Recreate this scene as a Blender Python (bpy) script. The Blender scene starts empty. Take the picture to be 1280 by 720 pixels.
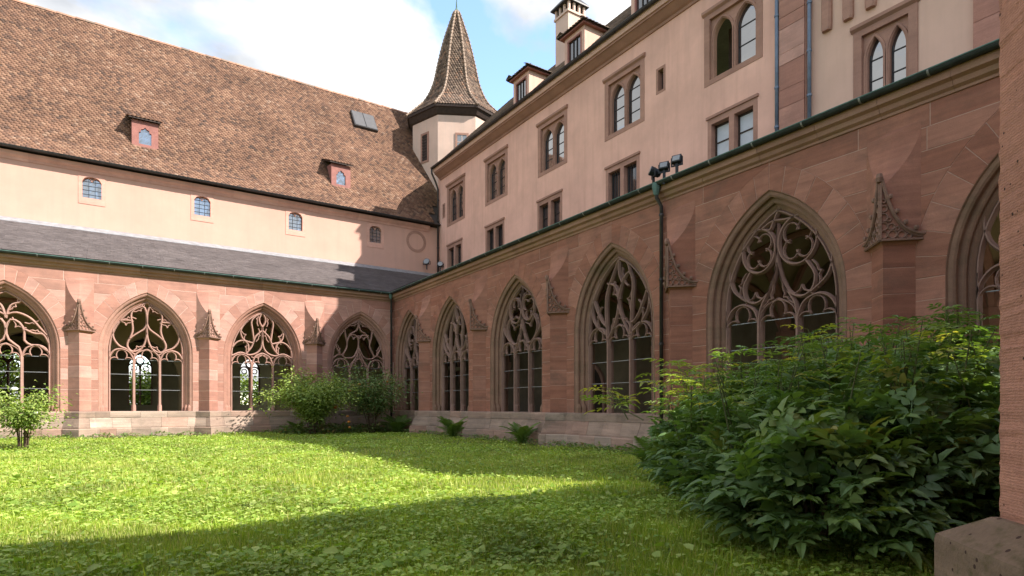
import bpy, math, random
import numpy as np
from mathutils import Vector, Matrix
from mathutils.geometry import tessellate_polygon

random.seed(7)
rng = np.random.default_rng(7)
R_ = math.radians
SC = bpy.context.scene
COL = SC.collection

# ------------------------------------------------------------------ camera
CAM_H = 1.25
FX, FY = 0.55, 0.835                       # viewing direction on the ground
cam_d = bpy.data.cameras.new('camera')
cam_d.sensor_width = 36.0
cam_d.lens = 751.0 / 1280.0 * 36.0
cam_d.shift_y = 148.0 / 1280.0
cam_d.clip_start = 0.05
cam_d.clip_end = 3000.0
cam = bpy.data.objects.new('camera', cam_d)
cam.location = (0, 0, CAM_H)
cam.rotation_euler = (R_(90), 0, -math.atan2(FX, FY))
COL.objects.link(cam)
SC.camera = cam

# ------------------------------------------------------------------ sky, sun, exposure
SUN_VEC = Vector((0.72, -0.84, 1.0)).normalized()
SUN_EL = math.asin(SUN_VEC.z)
SUN_AZ = math.atan2(SUN_VEC.x, SUN_VEC.y)
world = bpy.data.worlds.new('World')
SC.world = world
world.use_nodes = True
wn, wl = world.node_tree.nodes, world.node_tree.links
wn.clear()


def wnode(t, **kw):
    n = wn.new(t)
    for k, v in kw.items():
        setattr(n, k, v)
    return n


w_out = wnode('ShaderNodeOutputWorld')
w_bg = wnode('ShaderNodeBackground')
w_bg.inputs['Strength'].default_value = 0.15
w_sky = wnode('ShaderNodeTexSky', sky_type='NISHITA', sun_disc=False, sun_elevation=SUN_EL, sun_rotation=SUN_AZ,
              air_density=1.0, dust_density=0.3, ozone_density=1.5)
w_tc = wnode('ShaderNodeTexCoord')
w_sep = wnode('ShaderNodeSeparateXYZ')
wl.new(w_tc.outputs['Generated'], w_sep.inputs[0])
w_z = wnode('ShaderNodeMath', operation='MAXIMUM')
w_z.inputs[1].default_value = 0.0
wl.new(w_sep.outputs['Z'], w_z.inputs[0])
w_za = wnode('ShaderNodeMath', operation='ADD')
w_za.inputs[1].default_value = 0.28
wl.new(w_z.outputs[0], w_za.inputs[0])
w_comb = wnode('ShaderNodeCombineXYZ')
for ax in 'XY':
    d = wnode('ShaderNodeMath', operation='DIVIDE')
    wl.new(w_sep.outputs[ax], d.inputs[0])
    wl.new(w_za.outputs[0], d.inputs[1])
    wl.new(d.outputs[0], w_comb.inputs[ax])
w_map = wnode('ShaderNodeMapping')
w_map.inputs['Location'].default_value = (14.28, 18.42, 0.0)
wl.new(w_comb.outputs[0], w_map.inputs['Vector'])
w_n1 = wnode('ShaderNodeTexNoise')
w_n1.inputs['Scale'].default_value = 1.9
w_n1.inputs['Detail'].default_value = 9.0
w_n1.inputs['Roughness'].default_value = 0.52
w_n1.inputs['Distortion'].default_value = 0.25
wl.new(w_map.outputs[0], w_n1.inputs['Vector'])
w_r1 = wnode('ShaderNodeValToRGB')
w_r1.color_ramp.elements[0].position = 0.415
w_r1.color_ramp.elements[1].position = 0.49
wl.new(w_n1.outputs['Fac'], w_r1.inputs['Fac'])
w_n2 = wnode('ShaderNodeTexNoise')
w_n2.inputs['Scale'].default_value = 2.6
w_n2.inputs['Detail'].default_value = 6.0
wl.new(w_map.outputs[0], w_n2.inputs['Vector'])
w_r2 = wnode('ShaderNodeValToRGB')
w_r2.color_ramp.elements[0].position = 0.42
w_r2.color_ramp.elements[0].color = (1.5, 1.57, 1.68, 1)
w_r2.color_ramp.elements[1].position = 0.61
w_r2.color_ramp.elements[1].color = (3.15, 3.12, 3.08, 1)
wl.new(w_n2.outputs['Fac'], w_r2.inputs['Fac'])
w_mix = wnode('ShaderNodeMix', data_type='RGBA')
wl.new(w_r1.outputs['Color'], w_mix.inputs['Factor'])
wl.new(w_sky.outputs['Color'], w_mix.inputs['A'])
wl.new(w_r2.outputs['Color'], w_mix.inputs['B'])
wl.new(w_mix.outputs['Result'], w_bg.inputs['Color'])
wl.new(w_bg.outputs[0], w_out.inputs['Surface'])

sun_d = bpy.data.lights.new('sun', 'SUN')
sun_d.energy = 3.1
sun_d.angle = R_(0.5)
sun_d.color = (1.0, 0.955, 0.90)
sun = bpy.data.objects.new('sun', sun_d)
sun.rotation_euler = (-SUN_VEC).to_track_quat('-Z', 'Y').to_euler()
sun.location = (20, -20, 40)
COL.objects.link(sun)

SC.view_settings.view_transform = 'Standard'
SC.view_settings.look = 'None'
SC.view_settings.exposure = 1.72
SC.view_settings.gamma = 1.0
SC.view_settings.use_curve_mapping = False
SC.cycles.max_bounces = 8
SC.cycles.diffuse_bounces = 4
SC.cycles.transparent_max_bounces = 8
SC.cycles.use_denoising = True
SC.cycles.sample_clamp_indirect = 3.0

# ------------------------------------------------------------------ mesh helpers


class MB:
    """collects faces; build() links them as one mesh object"""

    def __init__(s):
        s.v, s.f, s.a = [], [], []
        s.rnd = 0.0

    def add(s, pts, faces):
        b = len(s.v)
        s.v.extend([tuple(p) for p in pts])
        s.a.extend([s.rnd] * len(pts))
        s.f.extend([tuple(i + b for i in f) for f in faces])

    def box(s, x0, x1, y0, y1, z0, z1):
        s.add([(x0, y0, z0), (x1, y0, z0), (x1, y1, z0), (x0, y1, z0), (x0, y0, z1), (x1, y0, z1), (x1, y1, z1), (x0, y1, z1)],
              [(0, 3, 2, 1), (4, 5, 6, 7), (0, 1, 5, 4), (1, 2, 6, 5), (2, 3, 7, 6), (3, 0, 4, 7)])
        return s

    def loft(s, rings, closed=True, cap=True):
        n = len(rings[0])
        b = len(s.v)
        fs = []
        for k in range(len(rings) - 1):
            for i in range(n if closed else n - 1):
                j = (i + 1) % n
                fs.append((k * n + i, k * n + j, (k + 1) * n + j, (k + 1) * n + i))
        if cap and closed:
            fs.append(tuple(range(n - 1, -1, -1)))
            m = (len(rings) - 1) * n
            fs.append(tuple(m + i for i in range(n)))
        s.add([p for r in rings for p in r], fs)
        return s

    def prism(s, poly, y0, y1):
        """poly in x,z; extruded along y"""
        s.loft([[(x, y0, z) for x, z in poly], [(x, y1, z) for x, z in poly]])
        return s

    def tube(s, path, r, n=6, cap=True):
        P = [Vector(p) for p in path]
        rs = r if isinstance(r, (list, tuple)) else [r] * len(P)
        rings = []
        up = None
        for i, p in enumerate(P):
            t = (P[min(i + 1, len(P) - 1)] - P[max(i - 1, 0)])
            if t.length < 1e-9:
                t = Vector((0, 0, 1))
            t.normalize()
            if up is None:
                up = t.orthogonal().normalized()
            else:
                up = up - t * up.dot(t)
                up = up.normalized() if up.length > 1e-6 else t.orthogonal().normalized()
            w = t.cross(up)
            rings.append([p + (up * math.cos(a) + w * math.sin(a)) * rs[i] for a in [2 * math.pi * k / n for k in range(n)]])
        s.loft(rings, True, cap)
        return s

    def sweep(s, path, prof, closed_path=False):
        """path in x,z plane; prof = closed list of (offset to the left normal, y)"""
        n = len(path)
        rings = []
        for i in range(n):
            p = path[i]
            a = path[(i - 1) % n] if (closed_path or i > 0) else None
            c = path[(i + 1) % n] if (closed_path or i < n - 1) else None
            ds = []
            for q0, q1 in ((a, p), (p, c)):
                if q0 is None or q1 is None:
                    continue
                dx, dz = q1[0] - q0[0], q1[1] - q0[1]
                l = math.hypot(dx, dz) or 1e-9
                ds.append((dx / l, dz / l))
            if len(ds) == 2:
                nx, nz = -(ds[0][1] + ds[1][1]), ds[0][0] + ds[1][0]
                l = math.hypot(nx, nz) or 1e-9
                nx, nz = nx / l, nz / l
                m = 1.0 / max(0.5, nx * -ds[0][1] + nz * ds[0][0])
                nx, nz = nx * m, nz * m
            else:
                nx, nz = -ds[0][1], ds[0][0]
            rings.append([(p[0] + nx * o, y, p[1] + nz * o) for o, y in prof])
        if closed_path:
            rings.append(rings[0])
        s.loft(rings, True, not closed_path)
        return s

    def blob(s, c, r, n=6, sq=(1, 1, 1)):
        rings = []
        for k in range(1, 4):
            th = math.pi * k / 4
            rings.append([(c[0] + r * sq[0] * math.sin(th) * math.cos(a), c[1] + r * sq[1] * math.sin(th) * math.sin(a),
                           c[2] + r * sq[2] * math.cos(th)) for a in [2 * math.pi * i / n for i in range(n)]])
        s.loft(rings)
        return s

    def plate(s, outer, holes, y0, y1):
        """flat slab in the x,z plane with holes, front at y0"""
        loops = [outer] + list(holes)
        flat = [p for l in loops for p in l]
        tris = tessellate_polygon([[Vector((x, z, 0)) for x, z in l] for l in loops])
        n = len(flat)
        fs = []
        for t in tris:
            (ax, az), (bx, bz), (cx, cz) = (flat[i] for i in t)
            if (bx - ax) * (cz - az) - (bz - az) * (cx - ax) < 0:
                t = (t[0], t[2], t[1])
            fs.append(tuple(t))
            fs.append((t[0] + n, t[2] + n, t[1] + n))
        b = 0
        for l in loops:
            for i in range(len(l)):
                j = (i + 1) % len(l)
                fs.append((b + i, b + j, b + j + n, b + i + n))
            b += len(l)
        s.add([(x, y0, z) for x, z in flat] + [(x, y1, z) for x, z in flat], fs)
        return s

    def stone(s, poly, y0, y1, bev=0.005):
        """one dressed block: outline in x,z, bevelled front"""
        n = len(poly)
        ins = []
        area = sum(poly[i][0] * poly[(i + 1) % n][1] - poly[(i + 1) % n][0] * poly[i][1] for i in range(n))
        sg = 1 if area > 0 else -1
        for i in range(n):
            p, a, c = poly[i], poly[i - 1], poly[(i + 1) % n]
            d1 = (p[0] - a[0], p[1] - a[1])
            d2 = (c[0] - p[0], c[1] - p[1])
            l1, l2 = math.hypot(*d1) or 1e-9, math.hypot(*d2) or 1e-9
            nx = -d1[1] / l1 - d2[1] / l2
            nz = d1[0] / l1 + d2[0] / l2
            l = math.hypot(nx, nz) or 1e-9
            ins.append((p[0] + sg * nx / l * bev * 1.3, p[1] + sg * nz / l * bev * 1.3))
        s.loft([[(x, y1, z) for x, z in poly], [(x, y0 + bev, z) for x, z in poly], [(x, y0, z) for x, z in ins]], True, True)
        return s

    def build(s, name, mat, parent=None, smooth=False, rnd=False):
        me = bpy.data.meshes.new(name)
        me.from_pydata(s.v, [], s.f)
        if smooth:
            me.polygons.foreach_set('use_smooth', [True] * len(me.polygons))
        if rnd:
            at = me.attributes.new('rnd', 'FLOAT', 'POINT')
            at.data.foreach_set('value', s.a)
        me.materials.append(mat)
        me.update()
        o = bpy.data.objects.new(name, me)
        o.parent = parent
        COL.objects.link(o)
        return o


def tag(o, label=None, cat=None, group=None, kind=None):
    if label:
        o['label'] = label
    if cat:
        o['category'] = cat
    if group:
        o['group'] = group
    if kind:
        o['kind'] = kind
    return o


def empty(name, label, cat, loc=(0, 0, 0), rz=0.0, group=None):
    o = bpy.data.objects.new(name, None)
    o.location = loc
    o.rotation_euler = (0, 0, rz)
    COL.objects.link(o)
    return tag(o, label, cat, group)


def smooth_path(pts, n=4):
    """Catmull-Rom through 2-D points"""
    out = []
    m = len(pts)
    for i in range(m - 1):
        p0 = pts[max(i - 1, 0)]
        p1, p2 = pts[i], pts[i + 1]
        p3 = pts[min(i + 2, m - 1)]
        for k in range(n):
            t = k / n
            out.append(tuple(0.5 * ((2 * p1[d]) + (-p0[d] + p2[d]) * t + (2 * p0[d] - 5 * p1[d] + 4 * p2[d] - p3[d]) * t * t +
                                    (-p0[d] + 3 * p1[d] - 3 * p2[d] + p3[d]) * t ** 3) for d in range(len(p1))))
    out.append(tuple(pts[-1]))
    return out


def np_mesh(name, verts, faces, mat, parent=None, rnd=None, smooth=False):
    """faces: (n,3) or (n,4) int array"""
    me = bpy.data.meshes.new(name)
    nf, k = faces.shape
    me.vertices.add(len(verts))
    me.vertices.foreach_set('co', np.ascontiguousarray(verts, dtype=np.float32).ravel())
    me.loops.add(nf * k)
    me.loops.foreach_set('vertex_index', np.ascontiguousarray(faces, dtype=np.int32).ravel())
    me.polygons.add(nf)
    me.polygons.foreach_set('loop_start', np.arange(0, nf * k, k, dtype=np.int32))
    me.polygons.foreach_set('loop_total', np.full(nf, k, dtype=np.int32))
    if smooth:
        me.polygons.foreach_set('use_smooth', np.ones(nf, dtype=bool))
    me.update(calc_edges=True)
    if rnd is not None:
        at = me.attributes.new('rnd', 'FLOAT', 'POINT')
        at.data.foreach_set('value', np.ascontiguousarray(rnd, dtype=np.float32))
    me.materials.append(mat)
    o = bpy.data.objects.new(name, me)
    o.parent = parent
    COL.objects.link(o)
    return o


def scatter(name, tv, tf, M, loc, rnd, mat, parent=None, smooth=False):
    """joined copies of one small template: tv (n,3), tf (m,3), M (N,3,3), loc (N,3)"""
    N, n = len(loc), len(tv)
    V = np.einsum('nij,kj->nki', M, tv) + loc[:, None, :]
    Fc = tf[None, :, :] + (np.arange(N) * n)[:, None, None]
    return np_mesh(name, V.reshape(-1, 3), Fc.reshape(-1, tf.shape[1]), mat, parent, np.repeat(rnd, n), smooth)


def frames(dirs, ups, scale):
    """matrices with local y along dirs, local z near ups"""
    d = dirs / np.linalg.norm(dirs, axis=1, keepdims=True)
    x = np.cross(d, ups)
    x /= np.maximum(np.linalg.norm(x, axis=1, keepdims=True), 1e-6)
    z = np.cross(x, d)
    M = np.stack([x, d, z], axis=2)
    return M * np.asarray(scale).reshape(-1, 1, 1)


# ------------------------------------------------------------------ materials


def new_mat(name):
    m = bpy.data.materials.new(name)
    m.use_nodes = True
    nt = m.node_tree
    b = nt.nodes['Principled BSDF']
    return m, nt, b


def N(nt, t, **kw):
    n = nt.nodes.new(t)
    for k, v in kw.items():
        if k in n.inputs.keys():
            n.inputs[k].default_value = v
        else:
            setattr(n, k, v)
    return n


def ramp(nt, fac, stops, interp='LINEAR'):
    r = nt.nodes.new('ShaderNodeValToRGB')
    r.color_ramp.interpolation = interp
    e = r.color_ramp.elements
    e[0].position, e[0].color = stops[0][0], (*stops[0][1], 1)
    e[1].position, e[1].color = stops[-1][0], (*stops[-1][1], 1)
    for p, c in stops[1:-1]:
        q = e.new(p)
        q.color = (*c, 1)
    nt.links.new(fac, r.inputs['Fac'])
    return r.outputs['Color']


def mixc(nt, fac, a, b, mode='MIX'):
    m = nt.nodes.new('ShaderNodeMix')
    m.data_type = 'RGBA'
    m.blend_type = mode
    for sock, v in (('Factor', fac), ('A', a), ('B', b)):
        if isinstance(v, (int, float)):
            m.inputs[sock].default_value = v
        elif isinstance(v, tuple):
            m.inputs[sock].default_value = (*v, 1)
        else:
            nt.links.new(v, m.inputs[sock])
    return m.outputs['Result']


def coords(nt, scale=(1, 1, 1), rnd_shift=True, world_pos=False):
    if world_pos:
        g = nt.nodes.new('ShaderNodeNewGeometry')
        src = g.outputs['Position']
    else:
        tc = nt.nodes.new('ShaderNodeTexCoord')
        src = tc.outputs['Object']
    mp = nt.nodes.new('ShaderNodeMapping')
    mp.inputs['Scale'].default_value = scale
    nt.links.new(src, mp.inputs['Vector'])
    if rnd_shift:
        oi = nt.nodes.new('ShaderNodeObjectInfo')
        ml = nt.nodes.new('ShaderNodeMath')
        ml.operation = 'MULTIPLY'
        ml.inputs[1].default_value = 37.0
        nt.links.new(oi.outputs['Random'], ml.inputs[0])
        nt.links.new(ml.outputs[0], mp.inputs['Location'])
    return mp.outputs['Vector']


def bump(nt, b, height, strength, dist=0.02):
    bp = nt.nodes.new('ShaderNodeBump')
    bp.inputs['Strength'].default_value = strength
    bp.inputs['Distance'].default_value = dist
    nt.links.new(height, bp.inputs['Height'])
    nt.links.new(bp.outputs['Normal'], b.inputs['Normal'])


def stone_mat(name, stops, strata=0.35, grain=60, bstr=0.5, rough=0.9, stain=None, stain_amt=0.5, pits=0.0, tool=0.0, sscale=1.0):
    m, nt, b = new_mat(name)
    oi = nt.nodes.new('ShaderNodeObjectInfo')
    base = ramp(nt, oi.outputs['Random'], stops)
    v1 = coords(nt, (0.7, 0.7, 9.0))
    n1 = N(nt, 'ShaderNodeTexNoise', Scale=1.0, Detail=5.0, Roughness=0.6)
    nt.links.new(v1, n1.inputs['Vector'])
    str_c = ramp(nt, n1.outputs['Fac'], [(0.3, (0.72, 0.70, 0.70)), (0.7, (1.2, 1.18, 1.16))])
    c = mixc(nt, strata, base, mixc(nt, 1.0, base, str_c, 'MULTIPLY'))
    v2 = coords(nt, (1, 1, 1))
    n2 = N(nt, 'ShaderNodeTexNoise', Scale=1.3, Detail=7.0, Roughness=0.65)
    nt.links.new(v2, n2.inputs['Vector'])
    blot = ramp(nt, n2.outputs['Fac'], [(0.3, (0.72, 0.72, 0.73)), (0.7, (1.16, 1.15, 1.14))])
    c = mixc(nt, 0.7, c, mixc(nt, 1.0, c, blot, 'MULTIPLY'))
    n3 = N(nt, 'ShaderNodeTexNoise', Scale=float(grain), Detail=3.0, Roughness=0.7)
    nt.links.new(v2, n3.inputs['Vector'])
    gr = ramp(nt, n3.outputs['Fac'], [(0.3, (0.88, 0.88, 0.88)), (0.7, (1.1, 1.1, 1.1))])
    c = mixc(nt, 1.0, c, gr, 'MULTIPLY')
    if stain:
        v4 = coords(nt, (1.1, 1.1, 1.6), rnd_shift=False)
        n4 = N(nt, 'ShaderNodeTexNoise', Scale=sscale, Detail=8.0, Roughness=0.7)
        nt.links.new(v4, n4.inputs['Vector'])
        f = ramp(nt, n4.outputs['Fac'], [(0.5, (0, 0, 0)), (0.68, (stain_amt,) * 3)])
        c = mixc(nt, f, c, stain)
    h = mixc(nt, 0.5, n3.outputs['Fac'], n1.outputs['Fac'])
    if pits:
        vo = N(nt, 'ShaderNodeTexVoronoi', Scale=16.0)
        nt.links.new(v2, vo.inputs['Vector'])
        n5 = N(nt, 'ShaderNodeTexNoise', Scale=3.0)
        nt.links.new(v2, n5.inputs['Vector'])
        mu = N(nt, 'ShaderNodeMath', operation='MULTIPLY')
        nt.links.new(n5.outputs['Fac'], mu.inputs[0])
        mu.inputs[1].default_value = pits
        lt = N(nt, 'ShaderNodeMath', operation='LESS_THAN')
        nt.links.new(vo.outputs['Distance'], lt.inputs[0])
        nt.links.new(mu.outputs[0], lt.inputs[1])
        c = mixc(nt, lt.outputs[0], c, (0.07, 0.04, 0.03))
        h = mixc(nt, lt.outputs[0], h, (0.0, 0.0, 0.0))
    if tool:
        v6 = coords(nt, (1, 1, 1))
        wv = N(nt, 'ShaderNodeTexWave', wave_type='BANDS', bands_direction='Z', Scale=tool, Distortion=5.0, Detail=3.0)
        wv.inputs['Detail Scale'].default_value = 2.5
        nt.links.new(v6, wv.inputs['Vector'])
        h = mixc(nt, 0.1, h, wv.outputs['Fac'])
        c = mixc(nt, 0.12, c, mixc(nt, 1.0, c, ramp(nt, wv.outputs['Fac'], [(0.0, (0.6, 0.6, 0.6)), (1.0, (1.2, 1.2, 1.2))]), 'MULTIPLY'))
    nt.links.new(c, b.inputs['Base Color'])
    b.inputs['Roughness'].default_value = rough
    b.inputs['Specular IOR Level'].default_value = 0.2
    bump(nt, b, h, bstr, 0.012)
    return m


def plain_mat(name, col, var=0.15, scale=3.0, rough=0.8, bstr=0.2, bscale=40.0, metal=0.0, streak=0.0, stain=None, spec=0.3):
    m, nt, b = new_mat(name)
    v = coords(nt, (1, 1, 1), rnd_shift=False)
    n1 = N(nt, 'ShaderNodeTexNoise', Scale=scale, Detail=7.0, Roughness=0.62)
    nt.links.new(v, n1.inputs['Vector'])
    lo = tuple(x * (1 - var) for x in col)
    hi = tuple(min(1.0, x * (1 + var)) for x in col)
    c = ramp(nt, n1.outputs['Fac'], [(0.3, lo), (0.7, hi)])
    if streak:
        v2 = coords(nt, (2.2, 2.2, 0.16), rnd_shift=False)
        n2 = N(nt, 'ShaderNodeTexNoise', Scale=1.6, Detail=6.0, Roughness=0.6)
        nt.links.new(v2, n2.inputs['Vector'])
        f = ramp(nt, n2.outputs['Fac'], [(0.48, (0, 0, 0)), (0.75, (streak,) * 3)])
        c = mixc(nt, f, c, stain or tuple(x * 0.6 for x in col))
    nt.links.new(c, b.inputs['Base Color'])
    b.inputs['Roughness'].default_value = rough
    b.inputs['Metallic'].default_value = metal
    b.inputs['Specular IOR Level'].default_value = spec
    if bstr:
        n3 = N(nt, 'ShaderNodeTexNoise', Scale=bscale, Detail=4.0)
        nt.links.new(v, n3.inputs['Vector'])
        bump(nt, b, n3.outputs['Fac'], bstr, 0.01)
    return m


def attr_mat(name, stops, rough=0.85, patch=0.0, pscale=0.5, spec=0.3, bstr=0.0, interp='LINEAR'):
    """colour of each small piece from its own random number"""
    m, nt, b = new_mat(name)
    at = N(nt, 'ShaderNodeAttribute', attribute_name='rnd')
    c = ramp(nt, at.outputs['Fac'], stops, interp)
    v = coords(nt, (1, 1, 1), rnd_shift=False)
    if patch:
        n1 = N(nt, 'ShaderNodeTexNoise', Scale=pscale, Detail=6.0, Roughness=0.6)
        nt.links.new(v, n1.inputs['Vector'])
        f = ramp(nt, n1.outputs['Fac'], [(0.3, (1 - patch,) * 3), (0.7, (1 + patch,) * 3)])
        c = mixc(nt, 1.0, c, f, 'MULTIPLY')
    n2 = N(nt, 'ShaderNodeTexNoise', Scale=25.0, Detail=4.0, Roughness=0.7)
    nt.links.new(v, n2.inputs['Vector'])
    c = mixc(nt, 1.0, c, ramp(nt, n2.outputs['Fac'], [(0.3, (0.8,) * 3), (0.7, (1.15,) * 3)]), 'MULTIPLY')
    nt.links.new(c, b.inputs['Base Color'])
    b.inputs['Roughness'].default_value = rough
    b.inputs['Specular IOR Level'].default_value = spec
    if bstr:
        bump(nt, b, n2.outputs['Fac'], bstr, 0.01)
    return m


def leaf_mat(name, stops, trans=0.35, rough=0.45, spec=0.35, patch=0.0):
    m, nt, b = new_mat(name)
    at = N(nt, 'ShaderNodeAttribute', attribute_name='rnd')
    oi = nt.nodes.new('ShaderNodeObjectInfo')
    ad = N(nt, 'ShaderNodeMath', operation='ADD')
    nt.links.new(at.outputs['Fac'], ad.inputs[0])
    nt.links.new(oi.outputs['Random'], ad.inputs[1])
    fr = N(nt, 'ShaderNodeMath', operation='FRACT')
    nt.links.new(ad.outputs[0], fr.inputs[0])
    c = ramp(nt, fr.outputs[0], stops)
    if patch:
        g = nt.nodes.new('ShaderNodeNewGeometry')
        n1 = N(nt, 'ShaderNodeTexNoise', Scale=0.8, Detail=5.0, Roughness=0.65)
        nt.links.new(g.outputs['Position'], n1.inputs['Vector'])
        c = mixc(nt, 1.0, c, ramp(nt, n1.outputs['Fac'], [(0.32, (1 - patch * 0.8, 1 - patch, 1 - patch)), (0.68, (1 + patch * 1.1, 1 + patch * 0.7, 1.0))]), 'MULTIPLY')
    nt.links.new(c, b.inputs['Base Color'])
    b.inputs['Roughness'].default_value = rough
    b.inputs['Specular IOR Level'].default_value = spec
    tr = nt.nodes.new('ShaderNodeBsdfTranslucent')
    c2 = mixc(nt, 1.0, c, (1.2, 1.3, 0.45), 'MULTIPLY')
    nt.links.new(c2, tr.inputs['Color'])
    ms = nt.nodes.new('ShaderNodeMixShader')
    ms.inputs[0].default_value = trans
    out = nt.nodes['Material Output']
    nt.links.new(b.outputs[0], ms.inputs[1])
    nt.links.new(tr.outputs[0], ms.inputs[2])
    nt.links.new(ms.outputs[0], out.inputs['Surface'])
    return m


def glass_mat(name, tint=(0.02, 0.025, 0.03), rough=0.04, bstr=0.05):
    m, nt, b = new_mat(name)
    b.inputs['Base Color'].default_value = (*tint, 1)
    b.inputs['Roughness'].default_value = rough
    b.inputs['IOR'].default_value = 2.4
    b.inputs['Specular IOR Level'].default_value = 0.8
    v = coords(nt, (1, 1, 1))
    n = N(nt, 'ShaderNodeTexNoise', Scale=3.0, Detail=2.0)
    nt.links.new(v, n.inputs['Vector'])
    bump(nt, b, n.outputs['Fac'], bstr, 0.03)
    return m


SAND = [(0.0, (0.36, 0.178, 0.130)), (0.25, (0.43, 0.222, 0.166)), (0.5, (0.40, 0.21, 0.156)), (0.75, (0.47, 0.26, 0.20)), (1.0, (0.51, 0.30, 0.24))]
M = {}
M['sand'] = stone_mat('red_sandstone', SAND, 0.5, 70, 0.45, stain=(0.22, 0.13, 0.10), stain_amt=0.35)
M['sand_brown'] = stone_mat('shaded_brown_sandstone', [(p, (c[0] * 0.54 + 0.11, c[1] * 0.46 + 0.051, c[2] * 0.41 + 0.034)) for p, c in SAND], 0.75, 70, 0.6, stain=(0.15, 0.095, 0.07), stain_amt=0.55, pits=0.10)  # right wing's slightly browner stone, with some of its shade mixed into the colour
M['swept'] = stone_mat('pale_brown_sandstone', [(p, (c[0] * 0.62 + 0.11, c[1] * 0.55 + 0.055, c[2] * 0.50 + 0.038)) for p, c in SAND], 0.6, 70, 0.5, stain=(0.15, 0.095, 0.07), stain_amt=0.4)
M['trim'] = stone_mat('moulded_sandstone', [(0.0, (0.36, 0.185, 0.135)), (0.5, (0.40, 0.215, 0.16)), (1.0, (0.43, 0.24, 0.18))], 0.25, 60, 0.4,
                      stain=(0.18, 0.12, 0.085), stain_amt=0.35)
M['tracery'] = stone_mat('tracery_sandstone', [(0.0, (0.40, 0.235, 0.185)), (1.0, (0.44, 0.265, 0.21))], 0.2, 70, 0.3, stain=(0.22, 0.16, 0.12), stain_amt=0.3)
M['trim_shade'] = stone_mat('shaded_weathered_moulding', [(0.0, (0.25, 0.150, 0.100)), (0.5, (0.28, 0.165, 0.115)), (1.0, (0.31, 0.185, 0.13))], 0.3, 60, 0.5, stain=(0.14, 0.105, 0.06), stain_amt=0.6)  # weather stains, plus the right wing's shade put into the base colour
M['tracery_shade'] = stone_mat('shaded_weathered_tracery', [(0.0, (0.30, 0.185, 0.145)), (1.0, (0.34, 0.215, 0.17))], 0.2, 70, 0.3, stain=(0.18, 0.13, 0.10), stain_amt=0.4)  # tracery stone darkened to paint in the shade on the right wing
M['carving'] = stone_mat('sooty_shadowed_carving', [(0.0, (0.25, 0.148, 0.108)), (1.0, (0.29, 0.172, 0.128))], 0.2, 50, 0.6, stain=(0.09, 0.065, 0.05), stain_amt=0.7, sscale=3.0)  # soot on the right wing; on the left its dark tone paints in shadow
M['cornice'] = stone_mat('cornice_sandstone', [(0.0, (0.31, 0.175, 0.12)), (1.0, (0.37, 0.215, 0.15))], 0.3, 50, 0.4, stain=(0.24, 0.18, 0.08), stain_amt=0.45)
M['plinth'] = stone_mat('weathered_plinth_stone', [(0.0, (0.30, 0.215, 0.165)), (0.4, (0.35, 0.26, 0.20)), (0.7, (0.38, 0.235, 0.175)), (1.0, (0.42, 0.33, 0.26))], 0.8, 45, 0.8,
                        stain=(0.13, 0.11, 0.08), stain_amt=0.6)
M['pier'] = stone_mat('pecked_sandstone', [(0.0, (0.50, 0.235, 0.16)), (1.0, (0.53, 0.255, 0.175))], 0.3, 40, 1.0, stain=(0.34, 0.145, 0.095), stain_amt=0.5, pits=0.2, tool=24.0, sscale=5.0)
M['mossy'] = stone_mat('mossy_plinth_stone', [(0.0, (0.24, 0.165, 0.11)), (1.0, (0.28, 0.19, 0.125))], 0.6, 40, 1.0, stain=(0.10, 0.085, 0.035), stain_amt=0.95, pits=0.3, sscale=6.0)
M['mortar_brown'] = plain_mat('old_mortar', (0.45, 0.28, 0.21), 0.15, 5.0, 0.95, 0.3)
M['mortar'] = plain_mat('lime_mortar', (0.60, 0.43, 0.35), 0.15, 5.0, 0.95, 0.3)
M['plaster_left'] = plain_mat('peach_plaster', (0.57, 0.335, 0.255), 0.08, 0.5, 0.92, 0.15, 60, streak=0.4, stain=(0.46, 0.29, 0.225), spec=0.1)
M['plaster_right'] = plain_mat('pink_plaster', (0.72, 0.435, 0.335), 0.13, 0.7, 0.92, 0.3, 40, streak=0.5, stain=(0.54, 0.31, 0.235), spec=0.1)
M['plaster_cream'] = plain_mat('cream_plaster', (0.64, 0.425, 0.325), 0.06, 1.0, 0.92, 0.12, 50, streak=0.2, spec=0.1)
M['plaster_tower'] = plain_mat('tower_plaster', (0.62, 0.445, 0.355), 0.08, 1.0, 0.92, 0.15, 50, streak=0.45, stain=(0.46, 0.39, 0.33), spec=0.1)
M['plaster_in'] = plain_mat('vault_plaster', (0.42, 0.35, 0.21), 0.15, 0.8, 0.95, 0.15, 30, streak=0.3, spec=0.1)
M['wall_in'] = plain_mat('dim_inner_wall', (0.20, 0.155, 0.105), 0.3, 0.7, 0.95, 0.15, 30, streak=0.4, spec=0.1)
M['curtain'] = plain_mat('white_curtain', (0.55, 0.57, 0.60), 0.08, 3.0, 0.6, 0.0)
M['window_stone'] = stone_mat('window_sandstone', [(0.0, (0.36, 0.205, 0.15)), (1.0, (0.41, 0.235, 0.175))], 0.3, 60, 0.35)
M['pink_stone'] = stone_mat('pink_window_stone', [(0.0, (0.60, 0.33, 0.25)), (1.0, (0.66, 0.38, 0.29))], 0.3, 60, 0.3)
M['dormer_paint'] = plain_mat('oxblood_paint', (0.29, 0.12, 0.095), 0.2, 6.0, 0.7, 0.2)
M['eave_paint'] = plain_mat('rose_eave_boards', (0.60, 0.38, 0.29), 0.12, 3.0, 0.75, 0.15, streak=0.2)
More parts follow.
